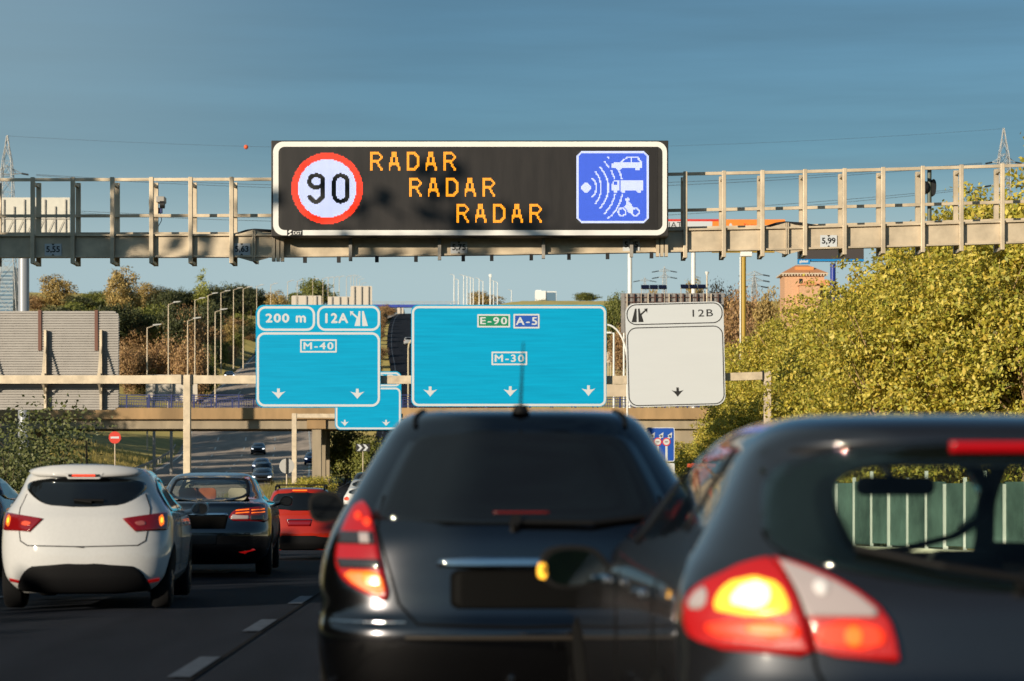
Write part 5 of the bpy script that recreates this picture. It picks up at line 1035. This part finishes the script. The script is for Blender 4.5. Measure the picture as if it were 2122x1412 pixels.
# ------------------------------------------------------------------ pylons and power lines
PYL = mat("pylon_steel", (.42, .42, .41), .5, .4)
def pylon(px, top, Y, label, base_py=None, arms=((358, 26), (432, 30)), s=1.):
    t = at(px, top, Y); k = Y/F; gz = land(t.x, Y)-.3; o = empty("electricity_pylon", (t.x, Y, gz), label, "pylon", "pylons carrying the power lines"); H = t.z-gz; q = MB(); wd = lambda z: max(.06, min((H-z)*.17, .62+max(0, H-z-4)*.02)+max(0, H-z-14)*.055)
    N = 17; zs = [H*(1-(1-i/N)**1.15) for i in range(N+1)]; r = .04*s
    for i in range(N):
        a, b = wd(zs[i]), wd(zs[i+1]); A = [Vector((x*a, y*a, zs[i])) for x, y in ((-1, -1), (1, -1), (1, 1), (-1, 1))]; B2 = [Vector((x*b, y*b, zs[i+1])) for x, y in ((-1, -1), (1, -1), (1, 1), (-1, 1))]
        for j in range(4): q.tube(A[j], B2[j], r*1.3, n=4, cap=False); q.tube(A[j], B2[(j+1) % 4], r*.7, n=4, cap=False); q.tube(A[(j+1) % 4], B2[j], r*.7, n=4, cap=False)
        for j in range(4): q.tube(B2[j], B2[(j+1) % 4], r*.6, n=4, cap=False)
    q.build("tower", PYL, o)
    for py, half in arms:
        z = EYE+(HY-py)*k-gz; hw = half*k; q = MB()
        for sg in (-1, 1):
            for y in (-.5, .5):
                q.tube((0, y, z+.9), (sg*hw, 0, z), r, n=4); q.tube((0, y, z-.1), (sg*hw, 0, z), r, n=4)
                for f in (.3, .6): q.tube((sg*hw*f, y*(1-f), z-.1*(1-f)), (sg*hw*f*.8, y*(1-f), z+.9*(1-f*.8)), r*.6, n=4)
        q.build("cross_arm", PYL, o)
        for sg in (-1, 1): q = MB(); q.tube((sg*hw, 0, z), (sg*(hw+14*k), 0, z-2.5*k), .10*s, n=6); q.build("insulator", BLACKM, o)
    return o
pylon(15, 281, 280, "grey lattice pylon at the left edge behind the gantry railing", arms=((360, 30), (431, 34), (495, 34))); pylon(2080, 266, 280, "pale lattice pylon rising above the yellow trees at right", arms=((337, 24), (385, 26)))
for px, top, Y, a, lab in ((1377, 552, 800, ((562, 12), (575, 12)), "small distant pylon above the left solar panel"), (1336, 575, 1000, ((582, 10),), "faintest tiny pylon on the skyline beside the white pole"), (1563, 566, 600, ((570, 18), (582, 18), (594, 14)), "small dark pylon beside the yellow pole on the skyline")): pylon(px, top, Y, lab, arms=a, s=1.6)
WIRE = mat("cable", (.05, .055, .06), .6)
def wire(label, p, m_, e, r=.024):
    a, b, c = at(*p, 280), at(*m_, 280), at(*e, 280); q = MB(); pts = []
    for i in range(33):
        t = i/32*1.0; u = (b.x-a.x)/(c.x-a.x); x = a.x+(c.x-a.x)*t; z = a.z*((t-u)*(t-1))/((0-u)*(0-1))+b.z*((t-0)*(t-1))/(u*(u-1))+c.z*(t*(t-u))/((1-u)); pts.append((x, 280, z))
    q.path(pts, r, 5); return tag(q.build("power_line", WIRE), label, "power line", "power lines strung between the pylons")
wire("highest thin cable carrying the orange ball, from pylon top to pylon top", (15, 282), (800, 309), (2080, 267), .012)
wire("cable just above the gantry's top rail, running between the pylons", (75, 362), (1100, 386), (2035, 338)); wire("cable behind the gantry's upper openings, second below the rail line", (75, 364), (1000, 394), (2035, 340))
wire("cable behind the middle rail of the gantry", (80, 433), (1000, 452), (2035, 387)); wire("lowest cable seen behind the gantry frame", (80, 436), (1000, 460), (2035, 390))
o = MB(); c = at(510, 305, 280); n = 12
for i in range(n):
    a0, a1 = math.pi*i/n-math.pi/2, math.pi*(i+1)/n-math.pi/2; o.tube(c+Vector((0, 0, .26*math.sin(a0))), c+Vector((0, 0, .26*math.sin(a1))), max(.004, .26*math.cos(a0)), max(.004, .26*math.cos(a1)), n=16, cap=False)
tag(o.build("warning_ball", mat("orange_ball", (.8, .12, .03), .5)), "tiny orange ball on the top cable, in the sky left of the panel", "marker ball")

# ------------------------------------------------------------------ billboards, buildings, far structures
Y = 175.; k = Y/F; c = at(48, 660, Y); o = empty("billboard", (c.x, Y, land(c.x, Y)-.3), "cream billboard seen from behind on a thick grey pole at left", "billboard"); gz = o.location.z
S = lambda px, py: ((px-48)*k, EYE+(HY-py)*k-gz)
q = MB(); a, b = S(-46, 495); a2, b2_ = S(142, 408); q.b2((a, .5, b), (a2, .65, b2_)); q.build("panel", mat("billboard_cream", (.62, .60, .53), .7, var=.08, scale=2), o)
q = MB(); t = S(48, 495); q.tube((0, .2, -.5), (0, .2, t[1]), .40, n=20); q.build("pole", mat("blue_grey_paint", (.34, .36, .40), .4, .2), o)
q = MB()
for i in range(9):
    x = a+.3+(a2-a-.6)*i/8; q.b2((x-.04, .38, b-.1), (x+.04, .46, b2_-.15-(.5 if i % 2 else 0))); 
    if i: q.tube((x-(a2-a-.6)/8, .4, b), (x, .4, b+1.6), .025, n=5)
for z in (b+.3, b+1.5): q.b2((a, .42, z-.04), (a2, .49, z+.04))
q.build("truss", GALVD, o)
Y = 256.; k = Y/F; c = at(1370, 700, Y); o = empty("billboard", (c.x, Y, land(c.x, Y)-.3), "long orange and white billboard with FIAT lettering on two tall white poles", "billboard"); gz = o.location.z; S = lambda px, py: ((px-1370)*k, EYE+(HY-py)*k-gz)
q = MB(); a, b = S(1190, 520); a2, b2_ = S(1627, 455); ORG = mat("orange_poster", (.80, .24, .03), .5, var=.06, scale=1); q.b2((a, 0, b), (a2, .3, b2_)); pn = q.build("panel", ORG, o)
q = MB(); s0, t0 = S(1195, 481); s1, t1 = S(1476, 459); q.b2((s0, -.012, t0), (s1, -.002, t1)); q.build("white_field", SWHITE, pn)
q = MB(); s0, t0 = S(1190, 459); s1, t1 = S(1494, 454.5); q.b2((s0, -.016, t0), (s1, -.004, t1)); q.build("red_edge", REDP, pn)
s0, t0 = S(1377, 472.5); s1, t1 = S(1414, 460.5); text("lettering", "FIAT", s0, t0, s1, t1, -.02, SBLACK, pn)
s0, t0 = S(1541, 472); s1, t1 = S(1567, 463); text("lettering", "Yo me", s0, t0, s1, t1, -.01, REDP, pn)
q = MB(); s0, t0 = S(1514, 468); q.prism(chaikin([(s0-.15, t0-.2), (s0+.15, t0-.2), (s0+.18, t0+.1), (s0, t0+.3), (s0-.18, t0+.1)]), -.012, -.002); q.build("poster_figure", SWHITE, pn)
for px in (1306, 1438): s0, _ = S(px, 0); q = MB(); q.tube((s0, .7, -.3), (s0, .7, b), .23, n=16); q.build("pole", WHITEP, o)
Y = 160.; k = Y/F; c = at(1541, 700, Y); o = empty("pole_sign", (c.x, Y, land(c.x, Y)-.3), "mustard yellow pole with a white box on top and a thin white pipe beside it", "pole"); gz = o.location.z; S = lambda px, py: ((px-1541)*k, EYE+(HY-py)*k-gz)
q = MB(); _, t = S(0, 533); q.tube((0, 0, -.3), (0, 0, t), .16, n=14); q.build("pole", mat("mustard_paint", (.42, .27, .03), .5), o); q = MB(); s0, _ = S(1534, 0); q.tube((s0, -.1, -.3), (s0, -.1, t), .05, n=8); q.build("pipe", WHITEP, o)
q = MB(); s0, t0 = S(1534, 532); s1, t1 = S(1558, 522); q.b2((s0, -.25, t0), (s1, .25, t1)); q.build("box", WHITEP, o, bevel=.02); q = MB(); s0, t0 = S(1475, 524); s1, t1 = S(1605, 521); q.b2((s0, -.1, t0), (s1, .1, t1)); q.build("arm", mat("mustard_paint", (.42, .27, .03)), o)
Y = 150.; k = Y/F; c = at(1727, 700, Y); o = empty("billboard", (c.x, Y, land(c.x, Y)-.3), "dark billboard with a blue lower rail and blue pole above the orange brick house", "billboard"); gz = o.location.z; S = lambda px, py: ((px-1727)*k, EYE+(HY-py)*k-gz)
q = MB(); a, b = S(1654, 537); a2, b2_ = S(1790, 470); q.b2((a, 0, b), (a2, .4, b2_)); q.build("panel", mat("dark_poster", (.05, .04, .038), .6), o)
CY = mat("cyan_paint", (.01, .22, .55), .4); q = MB(); s0, t0 = S(1654, 542); s1, t1 = S(1790, 537.5); q.b2((s0, -.1, t0), (s1, .4, t1)); q.build("lower_rail", CY, o)
q = MB(); s0, t0 = S(1652, 548); s1, t1 = S(1678, 538); q.b2((s0, -.2, t0), (s1, -.102, t1)); bd = q.build("name_plate", CY, o); s0, t0 = S(1656, 546); s1, t1 = S(1673, 540); text("lettering", "global", s0, t0, s1, t1, -.205, SWHITE, bd, bold=.02)
q = MB(); q.tube((0, .2, -.3), (0, .2, t0), .17, n=14); q.build("pole", mat("deep_blue_paint", (.012, .035, .28), .4), o)
# orange brick house
Y = 240.; k = Y/F; c = at(1668, 620, Y); o = empty("brick_house", (c.x, Y, c.z-3), "orange brick house with hipped terracotta roof and pale dentil cornice", "house"); gz = o.location.z; S = lambda px, py: ((px-1668)*k, EYE+(HY-py)*k-gz)
BR = mat("orange_brick", (.62, .36, .21), .8, var=.15, scale=6); TC = mat("terracotta", (.62, .27, .12), .8, var=.15, scale=5, stretch=(6, 1, 1))
a, _ = S(1626, 0); a2, e = S(1708, 569); q = MB(); q.b2((a, 0, -1), (a2, 4.2, e)); q.build("wall", BR, o)
_, rt = S(0, 546); q = MB(); x0, x1 = a-.35, a2+.35; q.add([(x0, -.4, e+.12), (x1, -.4, e+.12), (x1, 4.6, e+.12), (x0, 4.6, e+.12), (x0+1.7, 2.1, rt), (x1-1.7, 2.1, rt)], [(0, 1, 5, 4), (1, 2, 5), (2, 3, 4, 5), (3, 0, 4), (3, 2, 1, 0)]); rf = q.build("roof", TC, o)
s0, t0 = S(1650, 566); s1, t1 = S(1688, 552); q = MB(); q.b2((s0, .6, t0), (s1, 2.4, t1)); q.build("attic", mat("orange_render", (.66, .28, .09), .8), rf)
q = MB(); q.b2((x0, -.4, e), (x1, 4.6, e+.118)); n = 16
for i in range(n): x = x0+.1+(x1-x0-.3)*i/(n-1); q.b2((x, -.34, e-.16), (x+.13, -.003, e-.002))
q.build("cornice", mat("cream_stone", (.62, .52, .40), .8), o)
q = MB(); s0, t0 = S(1656, 588); s1, t1 = S(1663, 578); q.b2((s0, -.05, t0), (s1, .05, t1)); q.build("window", GLASSD, o)
s0, t0 = S(1675, 588); q = MB(); q.prism([(s0-1, t0-3), (s0+1, t0-3), (s0+1, t0-.2), (s0, t0+.3), (s0-1, t0-.2)], -1.2, -.01); q.build("porch", BR, o); q = MB()
for dx in (0, 1.6): q.add([(s0+dx-1.1, -1.3, t0-.28), (s0+dx, -1.3, t0+.34), (s0+dx+1.1, -1.3, t0-.28), (s0+dx-1.1, -.01, t0-.28), (s0+dx, -.01, t0+.34), (s0+dx+1.1, -.01, t0-.28)], [(0, 1, 4, 3), (1, 2, 5, 4), (0, 2, 1), (3, 4, 5)])
q.build("porch_roof", TC, o)
# grey hoarding and solar panels
Y = 205.; k = Y/F; c = at(1395, 690, Y); o = empty("billboard", (c.x, Y, land(c.x, Y)-.2), "long grey corrugated billboard back with rusty frame behind the white sign", "billboard"); gz = o.location.z; S = lambda px, py: ((px-1395)*k, EYE+(HY-py)*k-gz); a, b = S(1287, 690); a2, b2_ = S(1500, 608)
q = MB(); n = 56
for i in range(n): x = a+(a2-a)*i/n; q.b2((x, .0 if i % 2 else .05, b), (x+(a2-a)/n, .12, b2_))
q.build("panel", mat("zinc_sheet", (.25, .24, .235), .6, .2, var=.2, scale=2), o); q = MB(); m = MB()
for i in range(14): x = a+.5+(a2-a-1)*i/13; (q if i % 3 else m).b2((x-.05, -.25, -.2), (x+.05, -.03, b2_-.05))
for z in (b2_-.35, b2_-.75): q.b2((a+.3, -.14, z-.03), (a2-.3, -.06, z+.03))
q.build("frame", mat("rusty_steel", (.10, .05, .04), .8), o); m.build("brace", mat("cream_steel", (.5, .42, .33), .7), o)
for px0, px1, py, lab in ((1328, 1382, 595, "left of two dark solar panel racks above the grey billboard"), (1410, 1463, 594, "right of two dark solar panel racks, crossing the white pole")):
    c = at((px0+px1)/2, py, 200); o = empty("solar_panel", (c.x, 200, c.z), lab, "solar panel", "solar panel racks on the grey billboard"); hw = (px1-px0)*.02
    for i in range(3): q = MB(); x = -hw+2*hw*i/3; q.box((x+hw/3, 0, 0), (2*hw/3-.04, .5, .1), Matrix.Rotation(R(35), 3, 'X')); q.build("module", mat("solar_cell", (.008, .010, .03), .2), o)
    q = MB()
    for x in (-hw+.05, hw-.2): q.tube((x, .1, -4.5), (x, .1, -.1), .03, n=6)
    q.beam((-hw, .1, -.16), (hw, .1, -.16), .05, .05); q.build("rack", mat("cream_steel", (.5, .42, .33), .7), o)
# crest: white block, far sign backs, blue footbridge, pale tower
c = at(1131, 640, 900); o = empty("apartment_block", (c.x, 900, c.z-6), "plain white block building on the skyline above the E-90 sign", "building"); k = .18; q = MB(); q.b2((-22*k, 0, 0), (0, 14, 6+37*k)); q.b2((0, .5, 0), (22*k, 14, 6+36*k)); q.build("wall", WHITEP, o)
q = MB(); q.b2((1*k, .44, 6), (21*k, .497, 6+34*k)); q.build("shaded_front", mat("blue_glass_and_shade", (.12, .2, .28), .2), o); q = MB(); q.b2((-21*k, 1, 6+37.02*k), (-9*k, 6, 6+39*k)); q.build("roof_hut", WHITEP, o)  # bluish sheet colours the shaded right face of the white block
def far_back(label, px0, py0, px1, py1, Y, posts=3, nm="back_of_sign"):
    c = at((px0+px1)/2, py1, Y); o = empty(nm, (c.x, Y, c.z), label, "road sign"); k = Y/F; w_, h_ = (px1-px0)*k, (py1-py0)*k; q = MB(); q.prism(rrect(-w_/2, 0, w_/2, h_, .25, 4), 0, .1); q.build("panel", mat("cream_sheet", (.58, .52, .44), .7), o)
    q = MB()
    for i in range(posts): x = -w_/2+w_*(i+.5)/posts; q.b2((x-.12, -.35, max(-8, land(c.x, Y)-c.z)), (x+.12, -.003, h_*.98))
    q.build("upright", GALVD, o)
far_back("left cream sign back just above the 200 m sign's top edge", 604, 613, 666, 660, 560); far_back("middle cream sign back, under the taller square one", 680, 615, 728, 660, 558); far_back("tall square cream sign back beside the far blue footbridge", 727, 593, 771, 660, 557)
far_back("pale round-cornered sign back low on the oncoming road at left, behind the grey post", 302, 777, 409, 832, 235, 3)
far_back("cream sign back far up between the two cyan signs", 790, 638, 812, 655, 690, 2); far_back("bright white tower-like sign back in the slot between the signs", 823, 634, 836, 652, 715, 1)
o = empty("footbridge", at(860, 640, 640), "distant blue footbridge with thin railing spanning the crest between the signs", "bridge"); k = 640/F; q = MB(); q.b2((-92*k, 0, 3*k), (92*k, 2, 8.5*k)); q.build("deck", mat("bridge_blue", (.02, .05, .35), .5), o); q = MB()
for i in range(47): x = -92*k+184*k*i/46; q.b2((x-.05, .05, 8.5*k), (x+.05, .12, 14*k))
q.b2((-92*k, .04, 14*k), (92*k, .12, 14.6*k)); q.build("railing", GALVD, o)
q = MB()
for x in (-88*k, 90*k): q.b2((x-.5, .3, -14), (x+.5, 1.7, 3*k))
q.build("pier", CONC, o)
o = empty("office_tower", at(12, 660, 420), "pale blue glass tower at the left edge behind the pylon", "building"); k = 420/F; q = MB(); q.b2((-20*k, 0, -8), (15*k, 9, 108*k)); q.build("wall", mat("pale_blue_glass", (.30, .38, .44), .3, var=.1, scale=.5), o); q = MB(); 
for i in range(12): q.b2((-19*k, -.06, (i*8+6)*k), (14*k, -.003, (i*8+10)*k))
q.build("window_band", mat("blue_glass_and_shade", (.12, .2, .28)), o)
# low pale walls, white van-like bag and the blue fence behind the signs
o = tag(MB().b2((at(1180, 0, 160).x, 160, at(0, 822, 160).z), (at(1330, 0, 160).x, 160.4, at(0, 797, 160).z)).build("retaining_wall", mat("cream_wall", (.55, .45, .33), .8, var=.15, scale=1)), "low cream wall seen below the beam between the E-90 and white signs", "wall")
q = MB(); 
for i in range(30): x = at(1200+i*5, 0, 250).x; q.b2((x-.05, 250, at(0, 780, 250).z), (x+.05, 250.1, at(0, 745, 250).z))
q.b2((at(1195, 0, 250).x, 249.9, at(0, 752, 250).z), (at(1350, 0, 250).x, 250.05, at(0, 730, 250).z)); tag(q.build("boundary_fence", mat("cream_wall", (.55, .45, .33))), "pale low boundary fence on the slope behind the gap left of the white sign", "fence")
for i, (px, lab) in enumerate(((1580, "left white chevron arrow marker behind the pier"),)): pass
c = at(752, 928, 190); o = empty("chevron_sign", (c.x, 190, land(c.x, 190)), "small black sign with two white chevrons beside the green bushes", "road sign"); h = c.z-o.location.z; q = MB(); q.b2((-.55, 0, h-.3), (.55, .05, h+.3)); q.build("panel", SBLACK, o)
q = MB()
for d in (-.45, .0): q.prism([(d, h-.25), (d+.2, h-.25), (d+.42, h), (d+.2, h+.25), (d, h+.25), (d+.22, h)], -.01, -.002)
q.build("chevron", SWHITE, o); q = MB(); q.tube((0, .06, -.3), (0, .06, h), .04, n=6); q.build("pole", GALV, o)
# orange litter-bin like shelter at the right verge
c = at(1452, 985, 92); o = empty("roadside_cabinet", (c.x, 92, land(c.x, 92)-.05), "orange-red roadside cabinet with ridged lid behind the grey hatchback", "cabinet"); zt = at(0, 960, 92).z-o.location.z
ORP = mat("orange_plastic", (.62, .09, .02), .5, var=.1, scale=5); q = MB(); q.b2((-.30, -.3, 0), (.42, .3, zt-.18)); q.build("body", ORP, o, bevel=.03); q = MB()
for i in range(7): q.box((-.42+.15*i, 0, zt-.10+.02*(i % 2)), (.145, .75, .14), Matrix.Rotation(R(8), 3, 'Y'))
q.build("lid", ORP, o)
# glazed barrier along the right edge, seen through the grey car
o = empty("noise_barrier", (6.3, 34, prof(34)), "low glazed roadside barrier with white posts, visible through the grey hatchback's windows", "barrier"); q, m, b = MB(), MB(), MB(); 
for i in range(40):
    x, y = 4.0+i*.22, 42-i*.42; x -= 6.3; y -= 34; q.b2((x-.024-.012*(i % 3 == 0), y-.03, 0), (x+.024+.012*(i % 3 == 0), y+.03, 1.32+.1*((i*7) % 3)))
    if i < 39: m.beam((x, y, .85), (x+.22, y-.42, .85), .02, .96+.05*(i % 2)); b.beam((x, y, .15), (x+.22, y-.42, .15), .16, .34)
q.build("post", WHITEP, o); m.build("pane", mat("green_pane", (.085, .135, .118), .25, var=.6, scale=1.6, stretch=(1, 1, .6)), o); b.build("base", mat("pale_concrete", (.75, .74, .58), .8), o)

# unseen wooded rise added behind the viewpoint for car paint and glass to mirror
q = MB(); rg = np.random.default_rng(3); n = 40; vs = []; rows = 7
for j in range(rows):
    for i in range(n):
        x = -75+i*9; h = (27+6*math.sin(i*.7)+4*math.sin(i*2.3))*math.sin(math.pi*j/(rows-1))**.7; vs.append((x+rg.normal()*1.5, -150-j*9+rg.normal()*1.5, h+rg.normal()*.6 if 0 < j < rows-1 else -1))
q.add(vs, [(j*n+i, j*n+i+1, (j+1)*n+i+1, (j+1)*n+i) for j in range(rows-1) for i in range(n-1)], True)
tag(q.build("hill", mat("backdrop_slope", (.035, .045, .018), .9, var=.5, scale=.4)), kind='structure')
